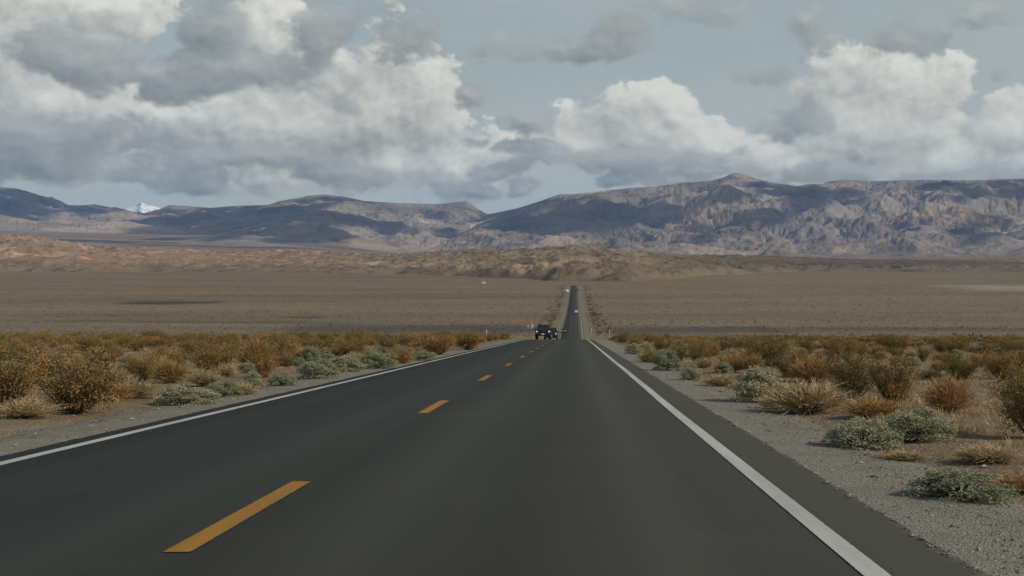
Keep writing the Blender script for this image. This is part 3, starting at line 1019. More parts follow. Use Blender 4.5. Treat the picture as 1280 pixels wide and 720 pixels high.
def stem_paths(r, n, spread, h, w, curve=0.35):
    out = []
    for i in range(n):
        a = 2 * math.pi * (i + r.random()) / n; lean = spread * (0.25 + 0.75 * r.random() ** 0.6)
        hh = h * (0.72 + 0.33 * r.random()) * (1 - 0.25 * lean); ww = w * 0.5 * lean
        t = np.linspace(0, 1, 6)
        rr = ww * (t ** (1.0 - curve * 0.5)); zz = hh * (t ** (1.0 + 0.15))
        a2 = a + 0.5 * (r.random() - .5) * t + 0.12 * np.cumsum(r.normal(size=6)) * .5
        P = np.stack([rr * np.cos(a2), rr * np.sin(a2), zz], 1) + np.array([0.03 * math.cos(a), 0.03 * math.sin(a), -0.02])
        out.append(P)
    return out


def make_creosote(seed, dead=0.25, nleaf=11500):
    """open bush of many wiry stems, small leaves towards the tips; unit height and width"""
    r = np.random.default_rng(seed)
    st, fo = Soup(), Soup()
    paths = stem_paths(r, 26, 1.0, 1.0, 1.0)
    cl, tn = [], []
    for P in paths:
        st.add(*tube_path(P, 0.013, 0.004))
        hue = np.clip(r.normal(0.35, 0.22), 0, 1)
        for q in range(7):
            t = 0.25 + 0.75 * r.random()
            i = min(int(t * 5), 4); b = P[i] + (P[i + 1] - P[i]) * (t * 5 - i)
            d = r.normal(size=3); d[2] = abs(d[2]) * 0.9 + 0.25; d /= np.linalg.norm(d)
            L = 0.10 + 0.16 * r.random()
            e = b + d * L
            st.add(*tube_path(np.stack([b, b + d * L * .5 + r.normal(size=3) * .012, e]), 0.005, 0.002, 3))
            for z in (0.45, 0.75, 1.0):
                cl.append(b + d * L * z); tn.append(hue if r.random() > dead else 0.85 + 0.15 * r.random())
    for q in range(70):
        a = 6.283 * r.random(); rr = 0.42 * math.sqrt(r.random())
        cl.append(np.array((rr * math.cos(a), rr * math.sin(a), 0.06 + 0.34 * r.random()))); tn.append(np.clip(r.normal(0.72, 0.2), 0, 1))
    cl = np.array(cl); tn = np.array(tn)
    pick = r.integers(0, len(cl), nleaf)
    C = cl[pick] + r.normal(size=(nleaf, 3)) * np.array([0.042, 0.042, 0.038])
    C[:, 2] = np.maximum(C[:, 2], 0.03)
    fo.add(*leaves(r, C, 0.0145, 0.5, np.clip(tn[pick] + r.normal(size=nleaf) * 0.10, 0, 1), 0.4))
    return fo.mesh('foliage', M['creosote']), st.mesh('stem', M['stem'])


def make_saltbush(seed, nleaf=11500):
    """low dense mound of grey green leaf sprays"""
    r = np.random.default_rng(seed)
    st, fo = Soup(), Soup()
    nb = 52
    cen, rad_, tone = [], [], []
    for i in range(nb):
        a = 2 * math.pi * r.random(); q = math.sqrt(r.random())
        z = (1 - q * q) ** 0.5
        zz = 0.10 + 0.72 * z * (0.25 + 0.75 * r.random() ** 0.5)
        cen.append((0.42 * q * math.cos(a), 0.42 * q * math.sin(a), zz)); rad_.append(0.09 + 0.07 * r.random())
        tone.append(np.clip(r.normal(0.38, 0.22), 0, 0.95))
    for i in range(nb):
        c = np.array(cen[i])
        st.add(*tube_path(np.stack([c * (0.1, 0.1, 0), c * (0.45, 0.45, 0.5), c]), 0.011, 0.004))
    pick = r.integers(0, nb, nleaf)
    d = r.normal(size=(nleaf, 3)); d /= np.linalg.norm(d, axis=1)[:, None]; d[:, 2] = np.where(r.random(nleaf) < .75, np.abs(d[:, 2]), d[:, 2])
    C = np.array(cen)[pick] + d * (np.array(rad_)[pick] * (0.55 + 0.5 * r.random(nleaf)))[:, None]
    low = r.random(nleaf) < 0.22
    C[low, 2] *= 0.30
    C[:, 2] = np.maximum(C[:, 2], 0.015)
    fo.add(*leaves(r, C, 0.0175, 0.5, np.clip(np.array(tone)[pick] + r.normal(size=nleaf) * 0.12, 0, 1), 0.8))
    return fo.mesh('foliage', M['saltbush']), st.mesh('stem', M['stem'])


def make_dry(seed, material, ntwig=1500):
    """leafless dry brush: a ball of fine curved twigs"""
    r = np.random.default_rng(seed)
    st, fo = Soup(), Soup()
    for P in stem_paths(r, 16, 1.0, 0.85, 0.9):
        st.add(*tube_path(P, 0.010, 0.003, 3))
    a = 2 * math.pi * r.random(ntwig); q = r.random(ntwig) ** 0.55
    hh = 0.35 + 0.65 * r.random(ntwig); ln = 0.16 + 0.26 * r.random(ntwig)
    t0 = 0.25 + 0.6 * r.random(ntwig)
    dirx = np.stack([0.46 * q * np.cos(a), 0.46 * q * np.sin(a), 0.94 * hh * np.sqrt(np.clip(1.08 - q * q * 0.8, .05, 1))], 1)
    B = dirx * t0[:, None] + r.normal(size=(ntwig, 3)) * 0.03
    D = dirx / np.linalg.norm(dirx, axis=1)[:, None] + r.normal(size=(ntwig, 3)) * 0.42
    D /= np.linalg.norm(D, axis=1)[:, None]
    E = B + D * ln[:, None]
    E[:, 2] = np.maximum(E[:, 2], 0.02); B[:, 2] = np.maximum(B[:, 2], 0.0)
    S = np.cross(D, r.normal(size=(ntwig, 3))); S /= np.linalg.norm(S, axis=1)[:, None]
    wd = 0.0045 + 0.003 * r.random(ntwig)
    mid = (B + E) / 2 + r.normal(size=(ntwig, 3)) * 0.025
    V = np.stack([B - S * wd[:, None], B + S * wd[:, None], mid + S * wd[:, None], mid - S * wd[:, None]], 1).reshape(-1, 3)
    tone = np.clip(r.normal(0.35, 0.25, ntwig), 0, 1)
    fo.add(V, np.arange(4 * ntwig).reshape(-1, 4), np.repeat(tone, 4))
    V = np.stack([mid - S * wd[:, None], mid + S * wd[:, None], E + S * wd[:, None] * .4, E - S * wd[:, None] * .4], 1).reshape(-1, 3)
    fo.add(V, np.arange(4 * ntwig).reshape(-1, 4), np.repeat(tone, 4))
    nl = 2400
    pk = r.integers(0, ntwig, nl)
    C = B[pk] + (E - B)[pk] * r.random(nl)[:, None] + r.normal(size=(nl, 3)) * 0.012
    C[:, 2] = np.maximum(C[:, 2], 0.01)
    fo.add(*leaves(r, C, 0.013, 0.45, np.clip(tone[pk] + r.normal(size=nl) * .1, 0, 1)))
    return fo.mesh('foliage', material), st.mesh('stem', M['stem'])


KINDS = {
    'creosote_bush': [make_creosote(101, 0.10), make_creosote(102, 0.30), make_creosote(103, 0.18), make_creosote(104, 0.55)],
    'saltbush': [make_saltbush(201), make_saltbush(202), make_saltbush(203)],
    'dry_shrub': [make_dry(301, M['dry']), make_dry(302, M['dry']), make_dry(303, M['dry'])],
    'straw_shrub': [make_dry(401, M['straw']), make_dry(402, M['straw'])],
}
CATS = {'creosote_bush': 'bush', 'saltbush': 'bush', 'dry_shrub': 'shrub', 'straw_shrub': 'shrub'}
taken = []


def shrub(kind, x, y, w, h, label, group=None, parts=True, var=None):
    ms = KINDS[kind]
    fo, st = ms[random.randrange(len(ms)) if var is None else var]
    z = float(ground_z(x, y))
    rz = random.uniform(0, 6.283)
    if parts:
        o = empty(kind, (x, y, z), rz)
        link('foliage', fo, o)
        link('stem', st, o)
    else:
        o = link(kind, fo)
        o.location = (x, y, z); o.rotation_euler = (0, 0, rz)
    o.scale = (w, w * random.uniform(0.85, 1.15), h)
    tag(o, label, CATS[kind], group)
    taken.append((x, y, w * 0.5))
    return o


# the shrubs one can tell apart: kind, photo x of the middle, photo y of the foot, width, height (photo pixels), variant, label
KEY = [
    ('creosote_bush', 88, 517, 124, 76, 1, 'largest brown and olive bush beyond the oncoming lane verge, dark at its foot'),
    ('creosote_bush', -8, 512, 100, 80, 0, 'olive bush cut by the picture edge, beside the largest brown bush'),
    ('creosote_bush', 40, 472, 62, 38, 0, 'green bush peeping out just behind the largest brown bush'),
    ('creosote_bush', 169, 479, 40, 40, 3, 'rusty brown bush alone between the largest bush and the dark green one'),
    ('saltbush', 229, 504, 76, 33, 0, 'wide grey green saltbush mound at the oncoming verge, closest of its row'),
    ('saltbush', 275, 494, 48, 23, 1, 'low saltbush mound next along the verge from the widest one'),
    ('creosote_bush', 261, 468, 50, 40, 2, 'dark green bush behind the two first saltbush mounds'),
    ('dry_shrub', 207, 480, 44, 32, 0, 'tan leafless shrub between the rusty bush and the dark green bush'),
    ('dry_shrub', 318, 463, 42, 42, 1, 'tall reddish brown leafless shrub touching a green and brown bush'),
    ('creosote_bush', 349, 454, 38, 34, 1, 'bush green on top and brown below, beside a reddish leafless shrub'),
    ('saltbush', 312, 484, 28, 25, 2, 'small very pale saltbush standing at the verge'),
    ('saltbush', 350, 481, 42, 22, 0, 'saltbush mound at the verge in front of the green and brown bush'),
    ('saltbush', 396, 472, 52, 28, 1, 'broad saltbush in the unbroken grey row along the oncoming verge'),
    ('saltbush', 430, 464, 44, 24, 2, 'saltbush in the grey row, one along from the broad one'),
    ('saltbush', 470, 460, 52, 27, 0, 'rounded saltbush ending the unbroken grey row along the verge'),
    ('saltbush', 386, 455, 26, 24, 1, 'pale saltbush standing up behind the grey row'),
    ('creosote_bush', 421, 442, 34, 22, 0, 'green bush leaning over the shrubs behind the grey row'),
    ('creosote_bush', 443, 431, 22, 20, 2, 'round dark green bush topping the skyline of shrubs on the oncoming side'),
    ('dry_shrub', 500, 454, 32, 24, 2, 'dark brown leafless shrub after the end of the grey row'),
    ('saltbush', 526, 450, 38, 16, 1, 'low bright saltbush hugging the verge after the brown shrub'),
    ('creosote_bush', 546, 443, 44, 28, 3, 'rusty yellow bush behind the low bright saltbush'),
    ('creosote_bush', 181, 425, 20, 15, 0, 'far green bush rising above the distant shrub line beyond the oncoming side'),
    ('straw_shrub', 135, 482, 40, 22, 0, 'low straw coloured shrub behind the largest brown bush'),
    ('straw_shrub', 300, 492, 36, 18, 1, 'low straw shrub squeezed between two saltbush mounds'),
    ('creosote_bush', 585, 437, 40, 24, 1, 'yellow green bush near the pale post on the oncoming side'),
    ('creosote_bush', 520, 438, 44, 24, 3, 'amber bush behind the dark brown leafless shrub'),
    ('saltbush', 1072, 552, 84, 46, 0, 'big grey green saltbush at the driving lane gravel, joined to a twin'),
    ('saltbush', 1138, 546, 96, 42, 1, 'wide saltbush trailing away from its twin at the driving lane gravel'),
    ('saltbush', 1188, 613, 118, 44, 2, 'saltbush alone on the gravel edge, lowest and closest on the driving side'),
    ('creosote_bush', 1062, 497, 56, 58, 2, 'tall olive bush behind the pair of saltbushes'),
    ('creosote_bush', 1110, 507, 56, 62, 1, 'tall olive bush with rusty foot next to its olive neighbour'),
    ('dry_shrub', 1012, 477, 56, 36, 0, 'brown leafless shrub between the dark green bush and the tall olive bush'),
    ('creosote_bush', 960, 458, 50, 38, 0, 'dark green bush standing clear behind the big domed saltbush'),
    ('saltbush', 944, 499, 62, 50, 2, 'big domed saltbush with a dark hollow side on the driving side verge'),
    ('straw_shrub', 1005, 512, 96, 42, 0, 'wide straw coloured shrub between the domed saltbush and the saltbush pair'),
    ('dry_shrub', 1176, 514, 54, 48, 1, 'round brown leafless ball standing on open dirt'),
    ('creosote_bush', 1282, 545, 78, 90, 2, 'dark bush cut by the picture edge on the driving side'),
    ('saltbush', 863, 473, 30, 24, 0, 'small saltbush at the gravel, before the low straw shrub'),
    ('straw_shrub', 897, 480, 38, 17, 1, 'low straw shrub between the small saltbush and the domed saltbush'),
    ('saltbush', 832, 462, 36, 30, 1, 'leafy saltbush at the driving verge beyond the small one'),
    ('creosote_bush', 873, 450, 30, 22, 1, 'olive bush behind the leafy saltbush'),
    ('straw_shrub', 812, 452, 30, 20, 0, 'straw shrub at the driving verge beyond the leafy saltbush'),
    ('saltbush', 792, 442, 24, 16, 2, 'saltbush near the white post on the driving side'),
    ('creosote_bush', 1240, 473, 42, 38, 3, 'rusty bush on open ground behind the round brown ball'),
    ('creosote_bush', 1174, 460, 30, 22, 3, 'small rusty bush far back on open ground'),
    ('straw_shrub', 962, 507, 30, 22, 1, 'straw shrub at the foot of the domed saltbush'),
    ('straw_shrub', 158, 499, 62, 24, 1, 'straw shrub between the largest brown bush and the widest saltbush mound'),
    ('straw_shrub', 20, 524, 70, 26, 0, 'straw shrub low under the bush cut by the picture edge, oncoming side'),
    ('dry_shrub', 132, 503, 46, 30, 2, 'brown leafless shrub pressed against the largest brown bush'),
    ('straw_shrub', 188, 470, 50, 24, 0, 'straw shrub beside the rusty brown bush, behind its tan leafless neighbour'),
    ('straw_shrub', 250, 484, 44, 22, 1, 'straw shrub right behind the widest saltbush mound'),
    ('creosote_bush', 120, 462, 44, 28, 1, 'amber bush in the gap behind the largest brown bush and the rusty one'),
    ('straw_shrub', 1222, 572, 80, 22, 0, 'flat straw shrub on brown dirt beyond the lone saltbush'),
    ('dry_shrub', 1262, 604, 80, 22, 1, 'flat brown litter shrub at the picture edge beside the lone saltbush'),
    ('straw_shrub', 1120, 566, 60, 14, 1, 'flattened straw shrub just in front of the saltbush pair'),
    ('dry_shrub', 1085, 520, 70, 26, 2, 'low brown shrub hidden behind the saltbush pair'),
    ('creosote_bush', 1105, 440, 30, 22, 0, 'green bush in the band of shrubs behind the tall olive pair'),
]
for kind, px, py, wp, hp, var, label in KEY:
    yy = F * CAMH / (py - VY)
    xx = (px - VX) / F * yy
    shrub(kind, xx, yy, wp * yy / F * 1.12, hp * yy / F * 1.05, label, None, True, var)

# the rest of the shrubs up to the brow of the road
SIDE = {-1: 'oncoming', 1: 'driving'}
WORDS = {'creosote_bush': 'olive and rusty creosote bush', 'saltbush': 'grey green saltbush mound', 'dry_shrub': 'brown leafless dry shrub', 'straw_shrub': 'pale straw coloured shrub'}
counts = {k: 0 for k in KINDS}


def clear(x, y, w):
    for (a, b, c) in taken:
        if (a - x) ** 2 + (b - y) ** 2 < (0.55 * (c + w * 0.5)) ** 2: return False
    return True


def in_view(x, y, m=40):
    px = VX + F * x / y
    return -m < px < 1280 + m


def scatter(n, kinds, probs, side, y0, y1, lat0, lat1, latpow, hs, where, ypow=1.0, line=None):
    done = 0; tries = 0
    while done < n and tries < n * 60:
        tries += 1
        y = y0 + (y1 - y0) * random.random() ** ypow
        lat = lat0 + (lat1 - lat0) * random.random() ** latpow
        x = (L_EDGE - lat) if side < 0 else (R_EDGE + lat)
        x += float(drift(y))
        if not in_view(x, y): continue
        kind = random.choices(kinds, probs)[0]
        if counts[kind] >= 290: continue
        h = random.uniform(*hs) * {'creosote_bush': 1.0, 'saltbush': 0.62, 'dry_shrub': 0.78, 'straw_shrub': 0.55}[kind]
        w = h * {'creosote_bush': 1.25, 'saltbush': 1.7, 'dry_shrub': 1.3, 'straw_shrub': 1.9}[kind] * random.uniform(0.85, 1.2)
        if not clear(x, y, w): continue
        if lat < 6 and y > 25 and False: continue
        lb = '%s %s' % (WORDS[kind], where)
        shrub(kind, x, y, w, h, lb, '%ss %s' % (WORDS[kind], where), y < 75)
        counts[kind] += 1; done += 1


K4 = ['creosote_bush', 'saltbush', 'dry_shrub', 'straw_shrub']
for sd in (-1, 1):
    s = SIDE[sd]
    # thick row fed by the run-off along the gravel
    scatter(46, K4, [.18, .46, .14, .22], sd, 34, 100, 1.9, 4.6, 1.0, (.55, .95), 'in the thick row along the %s lane gravel' % s)
    scatter(42, K4, [.34, .30, .14, .22], sd, 95, 158, 1.9, 6.0, 1.0, (.6, 1.0), 'in the far row by the %s lane towards the brow' % s)
    scatter(34, K4, [.30, .16, .26, .28], sd, 24, 60, 4.2, 24, 1.1, (.5, .9), 'scattered on near dirt beyond the %s lane row' % s)
    scatter(120, K4, [.46, .06, .20, .28], sd, 50, 105, 5.0, 50, 1.0, (.55, 1.0), 'in the middle scrub beyond the %s lane' % s, 0.8)
    scatter(190, K4, [.55, .04, .19, .22], sd, 95, 165, 5.5, 78, 1.0, (.6, 1.1), 'in the farthest scrub band beyond the %s lane' % s, 0.8)


# ------------------------------------------------------------------ scrub dotting the far plain, dry grass, loose stones
def build_far_scrub():
    r = np.random.default_rng(11)
    tones, xs, ysx, hs = [], [], [], []
    n = 44000
    px = r.uniform(-120, 1400, n)
    y = np.exp(r.uniform(math.log(170), math.log(2300), n))
    keep = (y > 395) | (y < 200)
    px, y = px[keep], y[keep]
    x = (px - VX) / F * y
    d = np.abs(x - MID - drift(y))
    dens = np.clip(0.45 + 1.1 * fbm(x / 140, y / 50, 4, 7), 0.05, 1) * np.where(y > 500, 0.75, 1)
    k = (d > 10.5) & (r.random(len(x)) < dens)
    x, y = x[k], y[k]
    # greener fringe along the far road
    m = 420
    yf = np.exp(r.uniform(math.log(420), math.log(1230), m)); sd = np.where(r.random(m) < .45, -1, 1)
    xf = MID + drift(yf) + sd * (8.0 + np.abs(r.normal(0, 3.2, m)))
    x = np.concatenate([x, np.repeat(xf, 5) + r.normal(0, .32, m * 5)]); y = np.concatenate([y, np.repeat(yf, 5) + r.normal(0, .5, m * 5)])
    big = np.concatenate([np.zeros(len(x) - m * 5), np.ones(m * 5)])
    nb = 1500
    yb = 62 + 105 * r.random(nb) ** 0.7; xb = (r.uniform(-80, 1360, nb) - VX) / F * yb
    kb = np.where(xb < MID, L_EDGE - xb, xb - R_EDGE) > 2.6
    xb, yb = xb[kb], yb[kb]; nb = len(xb)
    rep_ = 5
    x = np.concatenate([x, np.repeat(xb, rep_) + r.normal(0, .24, nb * rep_)]); y = np.concatenate([y, np.repeat(yb, rep_) + r.normal(0, .24, nb * rep_)])
    big = np.concatenate([big, np.full(nb * rep_, 0.25)])
    z = ground_z(x, y)
    N = len(x)
    h = r.uniform(0.30, 0.72, N) * (1 + 0.8 * (r.random(N) < .06)) * (1 + 0.35 * big)
    q = 13
    d3 = r.normal(size=(N, q, 3)); d3 /= np.linalg.norm(d3, axis=2)[..., None]
    C = np.stack([x, y, z + h * 0.45], 1)[:, None, :] + d3 * (h[:, None, None] * np.array([0.55, 0.55, 0.42])) * (0.5 + 0.5 * r.random((N, q, 1)))
    C[:, :, 2] = np.maximum(C[:, :, 2], z[:, None] + 0.05)
    tone = np.clip(np.where(big == 0.25, np.repeat(r.normal(0.68, 0.28, N // 5 + 1), 5)[:N], r.normal(0.45, 0.25, N)), 0, 1)
    C = C.reshape(-1, 3)
    u = r.normal(size=C.shape); u /= np.linalg.norm(u, axis=1)[:, None]
    w = r.normal(size=C.shape); w -= (w * u).sum(1)[:, None] * u; w /= np.linalg.norm(w, axis=1)[:, None]
    s = (np.repeat(np.where(big == 0.25, 0.28, h) / (1 + 0.5 * big), q) * (0.12 + 0.10 * r.random(len(C))))[:, None]
    V = np.stack([C - u * s, C + w * s * .7, C + u * s, C - w * s * .7], 1).reshape(-1, 3)
    me = npmesh('desert_scrub', V, np.arange(len(V)).reshape(-1, 4), M['far_scrub'], False, {'tone': ('FLOAT', np.repeat(np.repeat(tone, q), 4))})
    tag(link('desert_scrub', me), 'countless small scrub tufts dotting the far plain', None, None, 'stuff')


def build_grass():
    r = np.random.default_rng(12)
    so_ = Soup()
    n = 10500
    y = np.exp(r.uniform(math.log(9), math.log(165), n)); px = r.uniform(-60, 1340, n)
    x = (px - VX) / F * y
    d = np.where(x < MID, L_EDGE - x, x - R_EDGE)
    k = (d > 2.1) & (r.random(n) < np.clip(0.5 + 1.3 * fbm(x / 6.0, y / 9.0, 4, 33), 0, 1))
    x, y = x[k], y[k]
    z = ground_z(x, y); N = len(x); q = 26
    a = r.uniform(0, 6.283, (N, q)); sp = np.abs(r.normal(0, .11, (N, q)))
    B = np.stack([x[:, None] + sp * np.cos(a), y[:, None] + sp * np.sin(a), np.repeat(z[:, None], q, 1) - 0.01], -1)
    h = (r.uniform(.04, .15, (N, 1)) * r.uniform(.5, 1.1, (N, q)))
    ln = h * r.uniform(0.2, 1.1, (N, q))
    E = B + np.stack([ln * np.cos(a), ln * np.sin(a), h], -1)
    t = np.stack([-np.sin(a), np.cos(a), 0 * a], -1) * (0.0045 + 0.004 * np.minimum(y / 90, 1.5))[:, None, None]
    V = np.stack([B - t, B + t, E + t * .3, E - t * .3], 2).reshape(-1, 3)
    tone = np.repeat(np.clip(r.normal(.35, .25, N), 0, 1), q * 4)
    me = npmesh('dry_grass', V, np.arange(len(V)).reshape(-1, 4), M['straw'], False, {'tone': ('FLOAT', tone)})
    tag(link('dry_grass', me), 'sparse dry straw grass between the shrubs', None, None, 'stuff')


def build_stones():
    r = np.random.default_rng(13)
    n = 26000
    y = np.exp(r.uniform(math.log(3.5), math.log(70), n))
    sd = np.where(r.random(n) < .68, 1, -1)
    lat = np.abs(r.normal(0, 1.0, n)) * 1.35 - 0.06
    wide = r.random(n) < .25
    lat = np.where(wide, r.uniform(.1, 14, n), lat)
    x = np.where(sd > 0, R_EDGE + lat, L_EDGE - lat)
    px = VX + F * x / y
    k = (px > -60) & (px < 1340)
    x, y, lat = x[k], y[k], lat[k]; N = len(x)
    z = np.where(lat < 0.02, 0.0, np.where(lat < 1.7, -0.03, ground_z(x, y)))
    s = np.exp(r.normal(math.log(.0075), .5, N)) * (1 + 0.012 * y)
    octv = np.array([(1, 0, 0), (0, 1, 0), (-1, 0, 0), (0, -1, 0), (0, 0, .7), (0, 0, -.7)], float)
    octf = np.array([(0, 1, 4), (1, 2, 4), (2, 3, 4), (3, 0, 4), (1, 0, 5), (2, 1, 5), (3, 2, 5), (0, 3, 5)])
    ang = r.uniform(0, 6.283, N); ca, sa = np.cos(ang), np.sin(ang)
    ov = octv[None] * (1 + 0.45 * (r.random((N, 6, 3)) - .5)) + 0.25 * (r.random((N, 6, 3)) - .5)
    ov = ov * s[:, None, None] * np.stack([r.uniform(.8, 1.5, N), r.uniform(.7, 1.1, N), r.uniform(.6, 1, N)], 1)[:, None]
    V = np.stack([ov[..., 0] * ca[:, None] - ov[..., 1] * sa[:, None] + x[:, None], ov[..., 0] * sa[:, None] + ov[..., 1] * ca[:, None] + y[:, None], ov[..., 2] + (z + s * .25)[:, None]], -1)
    f = (octf[None] + (np.arange(N) * 6)[:, None, None]).reshape(-1, 3)
    m, kk, b, out = mat('loose_stone')
    t = kk.attr('tone')
    kk.set(b.inputs['Base Color'], kk.mix(t, (0.085, 0.078, 0.064), (0.29, 0.27, 0.225)))
    b.inputs['Roughness'].default_value = .9
    me = npmesh('gravel', V.reshape(-1, 3), f, m, False, {'tone': ('FLOAT', np.repeat(r.random(N) ** 1.4, 6))})
    tag(link('gravel', me), 'loose grey gravel stones strewn on both verges', None, None, 'stuff')


build_far_scrub()
build_grass()
build_stones()


# ------------------------------------------------------------------ small mesh tools for made things
class PM:
    """polygon soup built up into one mesh"""
    def __init__(self):
        self.v, self.f = [], []

    def quad(self, *p):
        n = len(self.v); self.v += [tuple(q) for q in p]; self.f.append(tuple(range(n, n + len(p))))

    def box(self, x0, x1, y0, y1, z0, z1, ch=0.0):
        """box with chamfered vertical and top edges"""
        if ch <= 0:
            rings = [[(x0, y0, z0), (x1, y0, z0), (x1, y1, z0), (x0, y1, z0)], [(x0, y0, z1), (x1, y0, z1), (x1, y1, z1), (x0, y1, z1)]]
        else:
            def ring(i, z):
                a0, a1, b0, b1 = x0 + i, x1 - i, y0 + i, y1 - i
                return [(a0 + ch, b0, z), (a1 - ch, b0, z), (a1, b0 + ch, z), (a1, b1 - ch, z), (a1 - ch, b1, z), (a0 + ch, b1, z), (a0, b1 - ch, z), (a0, b0 + ch, z)]
            rings = [ring(ch, z0), ring(0, z0 + ch), ring(0, z1 - ch), ring(ch, z1)]
        self.rings(rings)

    def rings(self, rings, cap=True):
        n = len(self.v); m = len(rings[0])
        for r in rings: self.v += [tuple(p) for p in r]
        for i in range(len(rings) - 1):
            for j in range(m):
                a = n + i * m + j; b = n + i * m + (j + 1) % m
                self.f.append((a, b, b + m, a + m))
        if cap:
            self.f.append(tuple(n + j for j in reversed(range(m))))
            self.f.append(tuple(n + (len(rings) - 1) * m + j for j in range(m)))

    def lathe(self, c, prof_, n=20):
        """profile (radius, x) turned about the x axis through c"""
        self.rings([[(c[0] + px, c[1] + rr * math.cos(2 * math.pi * j / n), c[2] + rr * math.sin(2 * math.pi * j / n)) for j in range(n)] for rr, px in prof_])

    def build(self, name, material, parent=None, smooth=False):
        me = bpy.data.meshes.new(name)
        me.from_pydata(self.v, [], self.f)
        me.validate()
        if smooth:
            me.polygons.foreach_set('use_smooth', [True] * len(me.polygons))
        me.materials.append(material)
        me.update()
        return link(name, me, parent)


def body_ring(y, wb, w, wt, z0, zm, zs, zt):
    return [(-wb, y, z0), (-w, y, zm), (-w, y, zs), (-wt, y, zt - (zt - zs) * .25), (-wt * .82, y, zt), (wt * .82, y, zt), (wt, y, zt - (zt - zs) * .25), (w, y, zs), (w, y, zm), (wb, y, z0)]


def vehicle(name, cfg, paint, label, cat, loc, rz, lights=False, group=None):
    """front of the vehicle faces -Y"""
    root = empty(name, loc, rz)
    tag(root, label, cat, group)
    b = PM()
    b.rings([body_ring(*s) for s in cfg['body']])
    b.build('body', paint, root)
    (y0, y1, y2, y3), (wb, wt), (zb, zt) = cfg['cab']
    c = PM()
    A0, A1, B0, B1 = (y0, wb, zb), (y1, wt, zt), (y3, wb, zb), (y2, wt, zt)
    c.rings([[(-wb, y0, zb), (wb, y0, zb), (wb, y3, zb), (-wb, y3, zb)], [(-wt - .03, y1 - .03, zt - .06), (wt + .03, y1 - .03, zt - .06), (wt + .03, y2 + .03, zt - .06), (-wt - .03, y2 + .03, zt - .06)],
             [(-wt + .06, y1 + .08, zt), (wt - .06, y1 + .08, zt), (wt - .06, y2 - .08, zt), (-wt + .06, y2 - .08, zt)]])
    cabin = c.build('cabin', paint, root)

    def pane(pname, p, q, r, s, off):
        P = [Vector(v) for v in (p, q, r, s)]
        cen = sum(P, Vector()) / 4
        nrm = (P[1] - P[0]).cross(P[3] - P[0]).normalized()
        if nrm.dot(cen - Vector((0, (y0 + y3) / 2, zb))) < 0: nrm = -nrm
        P = [v + (cen - v) * off + nrm * .012 for v in P]
        g = PM(); g.quad(*P); g.quad(*[v - nrm * .01 for v in reversed(P)])
        return g.build(pname, M['glass'], root)
    zt2 = zt - .06
    pane('windshield', (-wb, y0, zb), (wb, y0, zb), (wt, y1, zt2), (-wt, y1, zt2), .10)
    pane('rear_window', (wb, y3, zb), (-wb, y3, zb), (-wt, y2, zt2), (wt, y2, zt2), .14)
    ym = (y0 + y3) / 2
    for sx in (-1, 1):
        pane('side_window', (sx * wb, y0 + .25, zb), (sx * wb, ym - .04, zb), (sx * wt, ym - .04, zt2), (sx * wt, y1 + .05, zt2), .12)
        pane('side_window', (sx * wb, ym + .04, zb), (sx * wb, y3 - .1, zb), (sx * wt, y2 - .05, zt2), (sx * wt, ym + .04, zt2), .12)
        mi = PM(); mx = sx * (wb + .06); mi.box(min(mx, mx + sx * .2), max(mx, mx + sx * .2), y0 + .25, y0 + .37, zb + .02, zb + .2, .03)
        mi.build('wing_mirror', M['trim'], root)
    rw, tw = cfg['wheel']; W = cfg['width'] / 2
    for wy in cfg['axles']:
        for sx in (-1, 1):
            cx = sx * (W - tw * .5)
            t = PM(); t.lathe((cx, wy, rw), [(rw * .60, -tw * .46), (rw * .9, -tw * .5), (rw, -tw * .34), (rw, tw * .34), (rw * .9, tw * .5), (rw * .60, tw * .46)])
            wl = t.build('wheel', M['rubber'], root, False)
            h = PM(); h.lathe((cx + sx * tw * .40, wy, rw), [(rw * .58, -.03), (rw * .58, .02), (rw * .45, .035), (rw * .12, .05)], 14)
            h.build('rim', M['alloy'], wl)
    yf = cfg['body'][0][0]; yr = cfg['body'][-1][0]
    lz, lw, lx, lh = cfg['lamp']
    for sx in (-1, 1):
        l = PM(); l.box(sx * lx - lw / 2, sx * lx + lw / 2, yf - .02, yf + .16, lz - lh / 2, lz + lh / 2, .02)
        l.build('headlight', M['lamp'] if lights else M['reflect'], root)
        l = PM(); l.box(sx * lx - lw * .4, sx * lx + lw * .4, yr - .10, yr + .02, lz, lz + .28, .02)
        l.build('tail_light', M['tail'], root)
    g = PM()
    gx = lx - lw * .62
    for q in range(4):
        zz = lz - .13 + q * .085
        g.box(-gx, gx, yf - .015, yf + .12, zz, zz + .045)
    g.build('grille', M['trim'], root)
    for (yb, e) in ((yf, -1), (yr, 1)):
        bp = PM(); bp.box(-W * .94, W * .94, yb - (.10 if e < 0 else -.0), yb + (.0 if e < 0 else .10), cfg['bump'], cfg['bump'] + .2, .04)
        bp.build('bumper', M['trim'], root)
    p = PM(); p.box(-.18, .18, yf - .125, yf - .103, cfg['bump'] + .04, cfg['bump'] + .17, .005)
    p.build('number_plate', M['plate'], root)
    p = PM(); p.box(-.16, .16, yr + .103, yr + .12, cfg['bump'] + .04, cfg['bump'] + .17, .005)
    p.build('number_plate', M['plate'], root)
    return root


